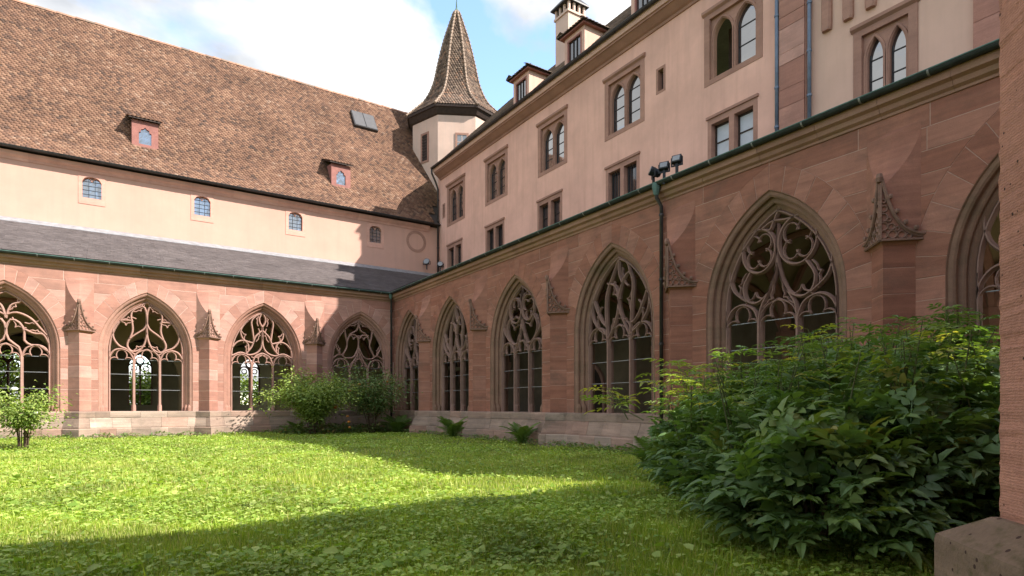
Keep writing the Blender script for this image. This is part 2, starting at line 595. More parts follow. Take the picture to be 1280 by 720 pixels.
M['tile'] = attr_mat('clay_tile', [(0.0, (0.08, 0.054, 0.043)), (0.12, (0.125, 0.074, 0.053)), (0.35, (0.172, 0.094, 0.062)), (0.65, (0.213, 0.117, 0.075)),
                                   (0.9, (0.253, 0.147, 0.094)), (1.0, (0.29, 0.195, 0.14))], 0.9, 0.22, 0.5, 0.2, 0.3)
M['tile_dark'] = attr_mat('old_clay_tile', [(0.0, (0.06, 0.048, 0.042)), (0.3, (0.13, 0.095, 0.073)), (0.6, (0.19, 0.138, 0.102)), (0.85, (0.26, 0.19, 0.14)), (1.0, (0.32, 0.18, 0.12))],
                          0.88, 0.25, 1.2, 0.2, 0.4)
M['tile_spire'] = attr_mat('spire_clay_tile', [(0.0, (0.08, 0.058, 0.046)), (0.3, (0.15, 0.102, 0.076)), (0.6, (0.205, 0.14, 0.102)), (0.85, (0.26, 0.185, 0.137)), (1.0, (0.32, 0.175, 0.11))],
                           0.88, 0.2, 1.2, 0.2, 0.4)
M['ridge'] = stone_mat('ridge_clay', [(0.0, (0.22, 0.17, 0.13)), (0.4, (0.38, 0.20, 0.13)), (1.0, (0.46, 0.25, 0.17))], 0.2, 40, 0.4)
M['hip'] = stone_mat('hip_clay', [(0.0, (0.33, 0.24, 0.175)), (0.5, (0.38, 0.28, 0.21)), (1.0, (0.42, 0.33, 0.255))], 0.2, 40, 0.4)
M['slate'] = attr_mat('grey_slate', [(0.0, (0.102, 0.084, 0.080)), (0.5, (0.116, 0.095, 0.090)), (1.0, (0.135, 0.112, 0.105))], 0.9, 0.15, 0.8, 0.15)
M['lead'] = plain_mat('lead_flashing', (0.30, 0.31, 0.32), 0.25, 4.0, 0.5, 0.2, metal=0.3)
M['copper'] = plain_mat('patinated_gutter', (0.03, 0.036, 0.032), 0.35, 6.0, 0.65, 0.15, metal=0.0)
M['verdigris'] = plain_mat('verdigris', (0.10, 0.17, 0.145), 0.25, 8.0, 0.7, 0.2)
M['gutter'] = plain_mat('dark_gutter', (0.055, 0.05, 0.047), 0.3, 5.0, 0.45, 0.1, metal=0.35)
M['zinc'] = plain_mat('blue_grey_zinc_pipe', (0.15, 0.19, 0.25), 0.2, 5.0, 0.5, 0.1, metal=0.3)
M['iron'] = plain_mat('grey_iron', (0.26, 0.26, 0.26), 0.2, 10.0, 0.5, 0.0, metal=0.4)
M['black'] = plain_mat('black_housing', (0.02, 0.02, 0.022), 0.2, 10.0, 0.45, 0.0)
M['hatch'] = plain_mat('dark_panel', (0.11, 0.105, 0.105), 0.1, 3.0, 0.7, 0.0, spec=0.1)
M['lens'] = plain_mat('lamp_lens', (0.20, 0.21, 0.23), 0.1, 10.0, 0.12, 0.0, spec=0.8)
M['wood_dark'] = plain_mat('dark_wood', (0.05, 0.032, 0.024), 0.3, 5.0, 0.7, 0.2)
M['glass'] = glass_mat('window_glass')
M['leaded'] = glass_mat('leaded_glass', (0.06, 0.08, 0.10), 0.12, 0.25)
M['floor'] = plain_mat('worn_floor_stone', (0.20, 0.16, 0.13), 0.2, 1.0, 0.8, 0.2)
M['soil'] = plain_mat('lawn_soil', (0.13, 0.17, 0.03), 0.35, 2.0, 0.95, 0.6, 25)
M['ground'] = plain_mat('distant_ground', (0.07, 0.10, 0.03), 0.3, 0.1, 0.95, 0.2, 5)
M['bark'] = plain_mat('bark', (0.10, 0.065, 0.04), 0.35, 12.0, 0.9, 0.6, 60)
M['cane'] = plain_mat('green_cane', (0.10, 0.11, 0.04), 0.3, 12.0, 0.7, 0.2, 60)
M['grass'] = leaf_mat('grass_blades', [(0.0, (0.22, 0.35, 0.05)), (0.5, (0.35, 0.48, 0.09)), (0.85, (0.46, 0.57, 0.15)), (1.0, (0.60, 0.56, 0.30))], 0.4, 0.5, 0.25, 0.36)
M['weeds'] = leaf_mat('lawn_weed_leaves', [(0.0, (0.17, 0.31, 0.05)), (0.6, (0.31, 0.47, 0.095)), (1.0, (0.46, 0.59, 0.19))], 0.35, 0.5, 0.25, 0.36)
M['leaf_dark'] = leaf_mat('glossy_dark_leaf', [(0.0, (0.085, 0.165, 0.06)), (0.5, (0.14, 0.25, 0.082)), (0.85, (0.20, 0.315, 0.095)), (0.97, (0.16, 0.23, 0.07)), (1.0, (0.28, 0.28, 0.08))], 0.3, 0.48, 0.38, 0.3)
M['leaf_young'] = leaf_mat('young_yellow_leaf', [(0.0, (0.18, 0.26, 0.05)), (0.5, (0.32, 0.38, 0.07)), (1.0, (0.55, 0.46, 0.10))], 0.45, 0.45, 0.35)
M['leaf_mid'] = leaf_mat('fresh_green_leaf', [(0.0, (0.10, 0.18, 0.045)), (0.5, (0.155, 0.25, 0.06)), (1.0, (0.25, 0.32, 0.075))], 0.35, 0.45, 0.35)
M['leaf_spirea'] = leaf_mat('pale_green_leaf', [(0.0, (0.15, 0.22, 0.055)), (0.5, (0.26, 0.35, 0.08)), (1.0, (0.42, 0.47, 0.13))], 0.35, 0.5, 0.3)
M['leaf_rose'] = leaf_mat('rose_leaf', [(0.0, (0.11, 0.19, 0.06)), (0.6, (0.18, 0.26, 0.085)), (0.9, (0.25, 0.30, 0.10)), (1.0, (0.38, 0.22, 0.09))], 0.3, 0.4, 0.4)
M['fern'] = leaf_mat('fern_frond', [(0.0, (0.09, 0.16, 0.035)), (1.0, (0.16, 0.24, 0.055))], 0.35, 0.5, 0.25)
M['leaf_tree'] = leaf_mat('tree_leaf', [(0.0, (0.10, 0.16, 0.03)), (0.5, (0.20, 0.28, 0.05)), (1.0, (0.34, 0.38, 0.09))], 0.35, 0.5, 0.3)
M['rose_red'] = plain_mat('red_petals', (0.50, 0.02, 0.02), 0.2, 20, 0.5, 0.0)
M['rose_white'] = plain_mat('white_petals', (0.80, 0.78, 0.70), 0.1, 20, 0.5, 0.0)
M['rose_amber'] = plain_mat('amber_petals', (0.55, 0.20, 0.04), 0.2, 20, 0.5, 0.0)

# ------------------------------------------------------------------ ground
g = MB()
g.add([(-900, -900, -0.25), (900, -900, -0.25), (900, 900, -0.25), (-900, 900, -0.25)], [(0, 1, 2, 3)])
tag(g.build('ground', M['ground']), kind='structure')

LX0, LX1, LY0, LY1 = -16.0, 12.3, -0.1, 29.8


def lawn_z(x, y):
    return 0.035 * math.sin(x * 0.7 + 1.0) * math.cos(y * 0.55) + 0.02 * math.sin(x * 1.9 + y * 1.3) - 0.03


nx, ny = 90, 90
vs = np.array([(LX0 + (LX1 - LX0) * i / nx, LY0 + (LY1 - LY0) * j / ny, 0.0) for j in range(ny + 1) for i in range(nx + 1)])
vs[:, 2] = [lawn_z(x, y) for x, y, _ in vs]
ids = np.array([[j * (nx + 1) + i, j * (nx + 1) + i + 1, (j + 1) * (nx + 1) + i + 1, (j + 1) * (nx + 1) + i] for j in range(ny) for i in range(nx)])
tag(np_mesh('lawn', vs, ids, M['soil'], smooth=True), kind='structure')
# ------------------------------------------------------------------ cloister wings
W, SP, RISE, SILL = 1.37, 3.55, 2.149, 1.05
TS = 3.2                                    # level where the tracery starts
R0 = (W * W + RISE * RISE) / (2 * W)
CO = R0 - W
RING = 0.85
PR = 0.47                                   # projection of the prow-shaped buttresses


def arch(o, n=10, z0=SILL, c=0.0, w=W, r0=R0, co=CO, sp=SP):
    """points left sill > apex > right sill of the pointed opening grown by o"""
    pts = [(c - w - o, z0), (c - w - o, (z0 + sp) / 2)]
    r = r0 + o
    a_end = math.acos(min(1, co / r))
    for k in range(n + 1):
        a = a_end * k / n
        pts.append((c + co - r * math.cos(a), sp + r * math.sin(a)))
    return pts + [(2 * c - x, z) for x, z in reversed(pts[:-1])]


def half(z, ring=RING):
    if z <= SP + 1e-6:
        return W + 0.325
    q = (R0 + ring) ** 2 - (z - SP) ** 2
    return max(0.0, math.sqrt(max(q, 0)) - CO)


APEX_RING = SP + math.sqrt((R0 + RING) ** 2 - CO ** 2)
CZ = [1.05, 1.47, 1.93, 2.34, 2.75, 3.15, 3.55, 4.03, 4.52, 5.03, 5.42, 5.83, 6.25, 6.68]


def jamb_rings(c, prof, n=12, z0=SILL):
    cols = [arch(o, n, z0, c) for o, _ in prof]
    return [[(cols[k][i][0], prof[k][1], cols[k][i][1]) for k in range(len(prof))] for i in range(len(cols[0]))]


JAMB = [(0.325, -0.006), (0.305, 0.03), (0.24, 0.045), (0.205, 0.075), (0.20, 0.115), (0.225, 0.145), (0.195, 0.17), (0.125, 0.175), (0.095, 0.20), (0.09, 0.24),
        (0.11, 0.265), (0.05, 0.285), (0.0, 0.33), (0.0, 0.50), (0.06, 0.56), (0.16, 0.71), (0.18, 0.73), (0.36, 0.73), (0.36, 0.03)]


def arc(cx, cz, r, a0, a1, n=10):
    return [(cx + r * math.cos(R_(a0 + (a1 - a0) * k / n)), cz + r * math.sin(R_(a0 + (a1 - a0) * k / n))) for k in range(n + 1)]


def foil(cx, cz, r, n=4, rot=45, gap=0):
    """ring of n lobes meeting in cusps"""
    out = []
    for k in range(n):
        a = rot + 360.0 * k / n
        x, z = cx + 0.5 * r * math.cos(R_(a)), cz + 0.5 * r * math.sin(R_(a))
        out.append(arc(x, z, 0.42 * r, a - 125, a + 125, 10))
    return out


def mir(paths):
    return paths + [[(-x, z) for x, z in p] for p in paths]


HEADS = [[(-1, -.06), (-.97, .1), (-.85, .24), (-.66, .28), (-.46, .2), (-.36, .02), (-.345, -.1)], [(1, -.06), (.97, .1), (.85, .24), (.66, .28), (.46, .2), (.36, .02), (.345, -.1)]]
HCUSP = []
for cx in (-.67, .67):
    HCUSP += [arc(cx - .18, -.08, .14, 55, 190, 8), arc(cx, .12, .14, -44, 224, 10), arc(cx + .18, -.08, .14, -10, 125, 8)]
MID = [[(-.345, -.05), (-.3, .12), (-.2, .22), (0, .30)], [(.345, -.05), (.3, .12), (.2, .22), (0, .30)], arc(-.18, -.06, .14, 55, 190, 8), arc(0, .14, .14, -44, 224, 10), arc(.18, -.06, .14, -10, 125, 8)]
PAT = {}
PAT['heart'] = (mir([[(-.35, 0), (-.33, .12), (-.18, .27), (-.06, .46), (0, .71), (0, .98)],
                     [(0, .98), (-.08, .83), (-.3, .68), (-.47, .54), (-.52, .37), (-.42, .24), (-.28, .24), (-.17, .3)],
                     [(-.46, .55), (-.38, .78), (-.4, 1.02), (-.42, 1.2), (-.33, 1.33), (-.12, 1.43)],
                     [(0, .98), (-.01, 1.25), (-.06, 1.4)],
                     [(-.33, .15), (-.5, .27), (-.74, .37), (-.89, .59), (-.86, .85), (-.69, 1.02), (-.43, 1.04)]]),
                mir([[(-.28, .38)], [(-.16, 1.3)], [(-.56, .9)], [(-.5, 1.12)]]) + HCUSP + MID)
PAT['ogee'] = (mir([[(-.345, 0), (-.24, .22), (-.1, .3), (0, .33)],
                    [(-.95, .24), (-.7, .33), (-.42, .27), (-.18, .34), (-.04, .5), (0, .75), (0, 1.1)],
                    [(-.54, .29), (-.35, .51), (-.24, .78), (-.1, .92), (0, 1.0)],
                    [(-.28, .72), (-.32, 1.0), (-.35, 1.25), (-.19, 1.42), (0, 1.5)],
                    [(-.32, .62), (-.6, .7), (-.7, .92), (-.62, 1.1), (-.44, 1.28)],
                    [(-.97, .46), (-.81, .62), (-.6, .68), (-.46, .57), (-.46, .4)],
                    [(0, 1.1), (-.08, 1.22), (-.1, 1.35), (-.02, 1.5)]]),
               mir([[(-.16, .86)], [(-.5, .86)], [(-.56, .5)], [(-.18, 1.33)], [(-.15, .2)]]) + HCUSP + MID)
PAT['lily'] = (mir([[(-.33, 0), (-.2, .22), (-.04, .46), (0, .75), (0, 1.0)],
                    [(-.40, .94), (-.28, 1.1), (-.08, 1.2), (0, 1.42), (0, 1.5)],
                    [(-.72, .44), (-.88, .72), (-.82, 1.0), (-.58, 1.28), (-.5, 1.0), (-.44, .7), (-.6, .42)],
                    [(0, .68), (-.19, .36), (-.5, .31), (-.72, .42), (-.95, .3)],
                    [(0, .9), (-.1, 1.03), (-.28, 1.05), (-.42, .9), (-.44, .7)],
                    [(-.58, 1.28), (-.36, 1.36), (-.14, 1.44), (0, 1.5)]]),
               mir([[(-.2, .9)], [(-.7, .6)], [(-.16, 1.34)], [(-.12, .24)]]) + HCUSP + MID)
PAT['wheel'] = (mir([[(.345, 0), (.28, .22), (.06, .39), (0, .65), (.1, .87), (.3, .81), (.41, .61), (.41, .39), (.56, .28), (.76, .27), (.97, .12)],
                     [(-.0, .98), (.24, 1.05), (.54, .94), (.78, .7), (.97, .5)],
                     [(.41, .66), (.63, .57), (.85, .55), (.98, .33)],
                     [(0, .9), (.1, 1.2), (.3, 1.3)]]),
                mir([[(.2, .68)], [(.7, .62)], [(.2, 1.2)], [(.62, .85)]]) + HCUSP + MID)
PAT['rose'] = ([arc(-.35, 1.02, .31, 0, 360, 20), arc(.35, 1.06, .33, 0, 360, 20)] +
               mir([[(-.345, 0), (-.31, .2), (-.16, .42), (-.04, .66), (0, .95), (0, 1.35)],
                    [(0, .8), (-.08, .55), (-.22, .36), (-.42, .28), (-.6, .36), (-.64, .55), (-.5, .75)],
                    [(-.58, .32), (-.84, .5), (-.92, .74), (-.84, .98), (-.62, 1.2)]]) +
               [[(-.3, 1.32), (-.1, 1.4), (.12, 1.38), (.3, 1.38)], [(-.12, 1.3), (0, 1.5), (.06, 1.55)]],
               foil(-.35, 1.02, .30) + foil(.35, 1.06, .32) +
               mir([[(-.42, .46)], [(-.75, .58)], [(-.1, .3)]]) + HCUSP + MID)
PAT['flame'] = ([[(-.345, 0), (-.42, .45), (-.4, .88), (-.2, 1.22), (0, 1.5)], [(-.345, .05), (-.12, .35), (-.02, .7), (-.1, 1.0), (-.36, 1.1)],
                 [(.345, .05), (.1, .4), (-.02, .7), (.08, 1.02), (.3, 1.22), (.42, 1.0), (.38, .6), (.345, .1)], [(0, 1.5), (.0, 1.25), (.1, 1.05)],
                 [(0, 1.5), (.25, 1.4), (.34, 1.2)]] +
                mir([[(-.38, .12), (-.7, .3), (-.88, .55), (-.84, .85), (-.6, 1.22)], [(-.84, .85), (-.7, .6), (-.55, .4), (-.42, .3)]]),
                [[(-.22, .86)], [(.2, .75)], [(.16, 1.14)], [(-.2, .42)], [(.2, .38)]] +
                mir([[(-.66, .5)]]) + HCUSP + MID)
PAT['hearts'] = ([arc(-.3, 1.0, .29, 0, 360, 18), arc(.3, 1.02, .29, 0, 360, 18)] +
                 mir([[(0, .78), (-.1, .45), (-.3, .22), (-.6, .34), (-.72, .6), (-.55, .85)], [(0, .78), (0, 1.1), (0, 1.5)], [(-.58, .3), (-.86, .55), (-.9, .85), (-.55, 1.28)],
                      [(-.345, 0), (-.2, .3), (-.02, .6), (0, .8)]]),
                 foil(-.3, 1.0, .28, 3, 90) + foil(.3, 1.02, .28, 3, -90) + mir([[(-.4, .5)], [(-.75, .7)], [(-.1, .28)], [(-.1, 1.36)]]) + HCUSP + MID)

BAR = [(-0.042, 0.37), (-0.012, 0.29), (0.012, 0.29), (0.042, 0.37), (0.025, 0.45), (-0.025, 0.45)]
THIN = [(-0.026, 0.37), (-0.007, 0.315), (0.007, 0.315), (0.026, 0.37), (0.010, 0.425), (-0.010, 0.425)]


def add_window(root, c, pat, bars=(1.95, 2.6, 3.22), in_shade=False):
    t_mat, j_mat = (M['tracery_shade'], M['trim_shade']) if in_shade else (M['tracery'], M['trim'])
    mb = MB()
    sx, sz = W * 0.985, W * 1.17
    border = [(c + x, z) for x, z in arch(-0.035, 12, SILL, 0)]
    mb.sweep(border, BAR)
    bars_ = [[(c + x * sx, TS + z * sz) for x, z in smooth_path(p, 4 if len(p) < 9 else 2)] for p in PAT[pat][0] + HEADS]
    near = lambda a, pts: min(pts, key=lambda q: (q[0] - a[0]) ** 2 + (q[1] - a[1]) ** 2)
    fine_border = [(c + x, z) for x, z in arch(-0.03, 60, SILL, 0)]
    for k_, q in enumerate(bars_):
        others = fine_border + [p for m_, b_ in enumerate(bars_) if m_ != k_ for p in b_]
        for end in (0, -1):
            if math.dist(q[0], q[-1]) < 0.01:
                break
            t_ = near(q[end], others)
            if 0.03 < math.dist(t_, q[end]) < 0.45:
                q.insert(0 if end == 0 else len(q), t_)
        mb.sweep(q, BAR)
    main = [q for p in PAT[pat][0] + HEADS for q in smooth_path(p, 4 if len(p) < 9 else 2)]
    for p in PAT[pat][1]:
        if len(p) == 1:
            # pointed cusp growing from the nearest bar
            cx, cz = p[0]
            bx_, bz_ = min(main, key=lambda q: (q[0] - cx) ** 2 + (q[1] - cz) ** 2)
            nx_, nz_ = cx - bx_, cz - bz_
            l = math.hypot(nx_, nz_) or 1e-6
            nx_, nz_ = nx_ / l, nz_ / l
            l = min(max(l, 0.10), 0.16)
            for sg in (-1, 1):
                tx, tz = -nz_ * sg, nx_ * sg
                pts = [(bx_ + tx * 0.20, bz_ + tz * 0.20), (bx_ + tx * 0.11 + nx_ * 0.055, bz_ + tz * 0.11 + nz_ * 0.055), (bx_ + tx * 0.035 + nx_ * l * 0.55, bz_ + tz * 0.035 + nz_ * l * 0.55), (bx_ + nx_ * l, bz_ + nz_ * l)]
                mb.sweep([(c + x * sx, TS + z * sz) for x, z in smooth_path(pts, 3)], THIN)
            continue
        q = [(c + x * sx, TS + z * sz) for x, z in (smooth_path(p, 3) if len(p) < 8 else p)]
        mb.sweep(q, THIN)
    win = mb.build('tracery_window', t_mat, root)
    for sgn in (-1, 1):
        m = MB()
        x = c + sgn * 0.345 * W
        sec = lambda s: [(x - 0.055 * s, 0.40), (x - 0.03 * s, 0.31), (x - 0.022, 0.285), (x + 0.022, 0.285), (x + 0.03 * s, 0.31), (x + 0.055 * s, 0.40), (x + 0.03 * s, 0.52), (x - 0.03 * s, 0.52)]
        rows = [(SILL, 1.5), (SILL + 0.22, 1.5), (SILL + 0.30, 1.0), (TS + 0.02, 1.0)]
        m.loft([[(px, py, z) for px, py in sec(s)] for z, s in rows])
        m.build('mullion', t_mat, win)
    for z in bars:
        MB().box(c - W, c + W, 0.39, 0.41, z - 0.010, z + 0.010).build('iron_bar', M['iron'], win)
    MB().box(c - W - 0.30, c + W + 0.30, -0.012, 0.74, SILL - 0.09, SILL + 0.002).build('sill', M['plinth'], win)
    # moulded jambs and arch round the opening
    j = MB().loft(jamb_rings(c, JAMB), True, True).build('arch_moulding', j_mat, root)
    for sgn in (-1, 1):
        b = MB()
        for o, r in ((0.215, 0.075), (0.10, 0.07)):
            x, y = c + sgn * (W + o), 0.11 if o > 0.15 else 0.23
            b.loft([[(x + r * k * math.cos(a), y + r * k * math.sin(a), z) for a in [R_(60 * i) for i in range(6)]] for z, k in ((SILL, 1.25), (SILL + 0.16, 1.25), (SILL + 0.28, 0.6))])
        b.build('jamb_base', j_mat, j)
    return win


def prow_ring(c, p, z, y=0.0):
    return [(c - p, y, z), (c, y - p, z), (c + p, y, z)]


SH = 0.38


def add_buttress(root, c, courses=None, mat='sand', panel=True, z_base=1.05):
    cs = courses or [1.05, 1.5, 1.93, 2.42, 2.85, 3.3, 3.78, 4.25]
    core = MB()
    sh = PR if mat == 'pier' else SH
    core.loft([prow_ring(c, sh - 0.006, z) for z in (z_base, 4.6)])
    bt = core.build('buttress', M['pier'] if mat == 'pier' else M['mortar' if mat == 'sand' else 'mortar_brown'], root)
    for z0, z1 in zip(cs[:-1], cs[1:]):
        b = MB()
        k = random.uniform(-0.003, 0.003)
        b.loft([prow_ring(c, p + k, z) for z, p in ((z0 + 0.005, sh - 0.005), (z0 + 0.011, sh), (z1 - 0.011, sh), (z1 - 0.005, sh - 0.005))])
        if mat == 'pier':
            b = MB()
            n_ = int((z1 - z0) / 0.03)
            rg = []
            for q in range(n_ + 1):
                z = z0 + 0.004 + (z1 - z0 - 0.008) * q / n_
                e_ = 0.012 if q in (0, n_) else 0.0
                rg.append([(c - sh + e_, 0, z), (c - sh * 0.5 + e_ + random.gauss(0, 0.002), -sh * 0.5 + e_ + random.gauss(0, 0.002), z),
                           (c - 0.012, -sh + 0.012 + e_ + random.gauss(0, 0.003), z), (c + random.gauss(0, 0.004), -sh + e_ + abs(random.gauss(0, 0.006)), z), (c + 0.012, -sh + 0.012 + e_ + random.gauss(0, 0.003), z),
                           (c + sh * 0.5 - e_ + random.gauss(0, 0.002), -sh * 0.5 + e_ + random.gauss(0, 0.002), z), (c + sh - e_, 0, z)])
            b.loft(rg)
        b.build('stone_block', M[mat], bt)
    # swept head: the prow cut by a concave scoop
    hb = MB()
    za, zt = 5.22, 6.40
    rings = []
    zs = [4.19, 4.27] + [za + (zt - za) * k / 12 for k in range(13)]
    for z in zs:
        d = PR if z <= za else PR * max(0.0, 1 - (z - za) / (zt - za)) ** 1.9
        h = PR - d
        w = sh if z < 4.2 else PR
        d = sh if z < 4.2 else d
        rings.append([(c - w, 0.0, z), (c - h, -d, z), (c, -d - 0.05 * min(1, h / 0.3) * (1 if z < zt else 0), z), (c + h, -d, z), (c + w, 0.0, z)])
    hb.loft([r[:2] for r in rings], False, False).loft([r[3:] for r in rings], False, False)
    hb.build('buttress_head', M[mat], bt)
    MB().loft([r[1:4] for r in rings], False, False).build('swept_face', M['swept' if mat == 'sand_brown' else mat], bt)
    if not panel:
        return bt
    gb = MB()
    L = PR * math.sqrt(2)
    for sgn in (-1, 1):
        def F(t, z, out):
            u = t / L
            return (c + sgn * (PR - PR * u) + sgn * out * 0.707, -PR * u - out * 0.707, z)
        og = smooth_path([(-.12, 4.40), (-.03, 4.36), (.14, 4.40), (.32, 4.53), (.46, 4.75), (.56, 5.02), (L, 5.42)], 3)
        gb.tube([F(t, z, 0.035) for t, z in og], [0.032] * len(og), 6)
        gb.tube([F(t - 0.02, z - 0.05, 0.02) for t, z in og], [0.02] * len(og), 5)
        gb.tube([F(-.02, 4.27, 0.02), F(L, 4.27, 0.02)], 0.03, 5)
        gb.tube([F(L, 4.27, 0.02), F(L, 5.3, 0.02)], 0.022, 5)
        for t, z, r in ((.62, 4.37, .07), (.47, 4.37, .07), (.32, 4.36, .065), (.20, 4.335, .045), (.62, 4.52, .072), (.49, 4.51, .055), (.39, 4.47, .035), (.62, 4.68, .072), (.53, 4.64, .035), (.61, 4.84, .055), (.62, 4.98, .035)):
            gb.tube([F(t + r * math.cos(a), z + r * math.sin(a), 0.012) for a in [R_(30 * i) for i in range(13)]], 0.017, 4, False)
        for t, z in ((-.11, 4.45), (.1, 4.46), (.27, 4.57), (.41, 4.78), (.52, 5.05)):
            gb.blob(F(t, z, 0.06), 0.045, 5, (1, 1, 1.2))
    gb.blob((c, -PR - 0.04, 5.40), 0.07, 6, (1, 1, 1.5))
    gb.build('gablet', M['carving'], bt)
    return bt


def plan_path(xa, xb, butts):
    pts = [(xa, 0.0)]
    for c in sorted(butts):
        pts += [(c - PR, 0.0), (c, -PR), (c + PR, 0.0)]
    return pts + [(xb, 0.0)]


def offset_plan(pts, q):
    out = []
    for i, p in enumerate(pts):
        ns = []
        for a, b in (((pts[i - 1], p) if i else (None, None)), ((p, pts[i + 1]) if i < len(pts) - 1 else (None, None))):
            if a is None:
                continue
            dx, dy = b[0] - a[0], b[1] - a[1]
            l = math.hypot(dx, dy)
            ns.append((dy / l, -dx / l))
        nx, ny = sum(n[0] for n in ns), sum(n[1] for n in ns)
        l = math.hypot(nx, ny)
        nx, ny = nx / l, ny / l
        m = 1 / (nx * ns[0][0] + ny * ns[0][1])
        out.append((p[0] + nx * q * m, p[1] + ny * q * m))
    return out


TIERS = [[(0.0, 1.05), (0.075, 1.03), (0.085, 1.00), (0.085, 0.80)], [(0.07, 0.795), (0.075, 0.78), (0.10, 0.70), (0.20, 0.42), (0.20, 0.37)],
         [(0.24, 0.365), (0.27, 0.335), (0.27, -0.2)]]


def add_plinth(root, xa, xb, butts, mats=('plinth', 'plinth', 'plinth'), tiers=TIERS, lens=(1.25, 0.95, 0.8)):
    base = plan_path(xa, xb, butts)
    dist = [0.0]
    for a, b in zip(base[:-1], base[1:]):
        dist.append(dist[-1] + math.hypot(b[0] - a[0], b[1] - a[1]))
    tot = dist[-1]
    for tier, mt, ln in zip(tiers, mats, lens):
        cuts = [0.0]
        while cuts[-1] < tot - 0.4:
            cuts.append(min(tot, cuts[-1] + ln * random.uniform(0.7, 1.35)))
        cuts[-1] = tot
        offs = [offset_plan(base, q) for q, _ in tier]
        inner = offset_plan(base, -0.0)

        def at(pl, s):
            for k in range(len(dist) - 1):
                if s <= dist[k + 1] + 1e-9:
                    u = (s - dist[k]) / (dist[k + 1] - dist[k])
                    return (pl[k][0] + (pl[k + 1][0] - pl[k][0]) * u, pl[k][1] + (pl[k + 1][1] - pl[k][1]) * u)
            return pl[-1]
        for s0, s1 in zip(cuts[:-1], cuts[1:]):
            ss = [s0 + 0.004] + [d for d in dist if s0 + 0.02 < d < s1 - 0.02] + [s1 - 0.004]
            jt = random.uniform(-0.004, 0.006)
            rings = []
            for s in ss:
                r = []
                for (q, z), pl in zip(tier, offs):
                    x, y = at(pl, s)
                    r.append((x, y - jt, z))
                x, y = at(inner, s)
                r += [(x, y + 0.0, tier[-1][1]), (x, y + 0.0, tier[0][1])]
                rings.append(r)
            MB().loft(rings).build('plinth_block', M[mt], root)


def ext_x(prof, x0, x1):
    return MB().loft([[(x0, y, z) for y, z in prof], [(x1, y, z) for y, z in prof]])


def add_stones(root, xa, xb, centers, mat='sand'):
    cs = sorted(centers)
    for k, (z0, z1) in enumerate(zip(CZ[:-1], CZ[1:])):
        zs = [z0 + 0.007] + [z0 + (z1 - z0) * t for t in (0.33, 0.67)] + [z1 - 0.007]
        if z0 < APEX_RING < z1:
            zs = sorted(zs + [APEX_RING])
        hv = [half(z) if z0 >= SP - 1e-6 else W + 0.325 for z in zs]
        full = max(hv) <= 0.0
        if full:
            secs = [(lambda i: xa, lambda i: xb)]
        else:
            secs = []
            edges = [None] + cs + [None]
            for a, b in zip(edges[:-1], edges[1:]):
                fa = (lambda i, a=a: xa if a is None else a + hv[i] + 0.007)
                fb = (lambda i, b=b: xb if b is None else b - hv[i] - 0.007)
                secs.append((fa, fb))
        for fa, fb in secs:
            lo = max(fa(i) for i in range(len(zs)))
            hi = min(fb(i) for i in range(len(zs)))
            wid = max(fb(i) - fa(i) for i in range(len(zs)))
            if wid < 0.12:
                continue
            n = max(1, int(round((hi - lo) / random.uniform(0.85, 1.25)))) if hi > lo else 1
            joints = sorted(lo + (hi - lo) * (q + random.uniform(-0.22, 0.22)) / n for q in range(1, n))
            js = [None] + joints + [None]
            for j0, j1 in zip(js[:-1], js[1:]):
                left = [((fa(i) if j0 is None else j0 + 0.007), z) for i, z in enumerate(zs)]
                right = [((fb(i) if j1 is None else j1 - 0.007), z) for i, z in enumerate(zs)]
                if j0 is not None:
                    left = [left[0], left[-1]]
                if j1 is not None:
                    right = [right[0], right[-1]]
                if j0 is None and j1 is None:
                    keep = [i for i in range(len(zs)) if right[i][0] - left[i][0] > 0.03]
                    if len(keep) < 2:
                        continue
                    left, right = [left[i] for i in keep], [right[i] for i in keep]
                poly = right + left[::-1]
                MB().stone(poly, random.uniform(-0.004, 0.001), 0.04).build('stone_block', M[mat], root)


def add_voussoirs(root, c, mat='sand'):
    r1, r2 = R0 + 0.33, R0 + RING
    a1, a2 = math.acos(CO / r1), math.acos(CO / r2)
    nv = 9
    cuts = [0.0]
    for k in range(nv):
        cuts.append(cuts[-1] + random.uniform(0.8, 1.2))
    cuts = [q / cuts[-1] for q in cuts]
    for sgn in (-1, 1):
        for t0, t1 in zip(cuts[:-1], cuts[1:]):
            e = 0.0018
            pin = [(c + sgn * (r1 * math.cos(a1 * t) - CO), SP + r1 * math.sin(a1 * t)) for t in (t0 + e, (t0 + t1) / 2, t1 - e)]
            pout = [(c + sgn * (r2 * math.cos(a2 * t) - CO), SP + r2 * math.sin(a2 * t)) for t in (t1 - e, (t0 + t1) / 2, t0 + e)]
            MB().stone(pin + pout, random.uniform(-0.006, 0.0), 0.04).build('voussoir', M[mat], root)


def tile_template(w, L, lift, th):
    b = [(-w, 0.075 if w < 0.12 else 0.0), (-0.6 * w, 0.02 if w < 0.12 else 0.0), (0, 0), (0.6 * w, 0.02 if w < 0.12 else 0.0), (w, 0.075 if w < 0.12 else 0.0)]
    zz = lambda y: lift * (1 - y / L)
    v = [(-w, L, 0.0)] + [(x, y, zz(y)) for x, y in b] + [(w, L, 0.0)] + [(x, y, zz(y) - th) for x, y in b]
    f = [(0, k, k + 1) for k in range(1, 6)]
    for k in range(1, 5):
        f += [(k, k + 6, k + 7), (k, k + 7, k + 1)]
    return np.array(v, float), np.array(f, int)


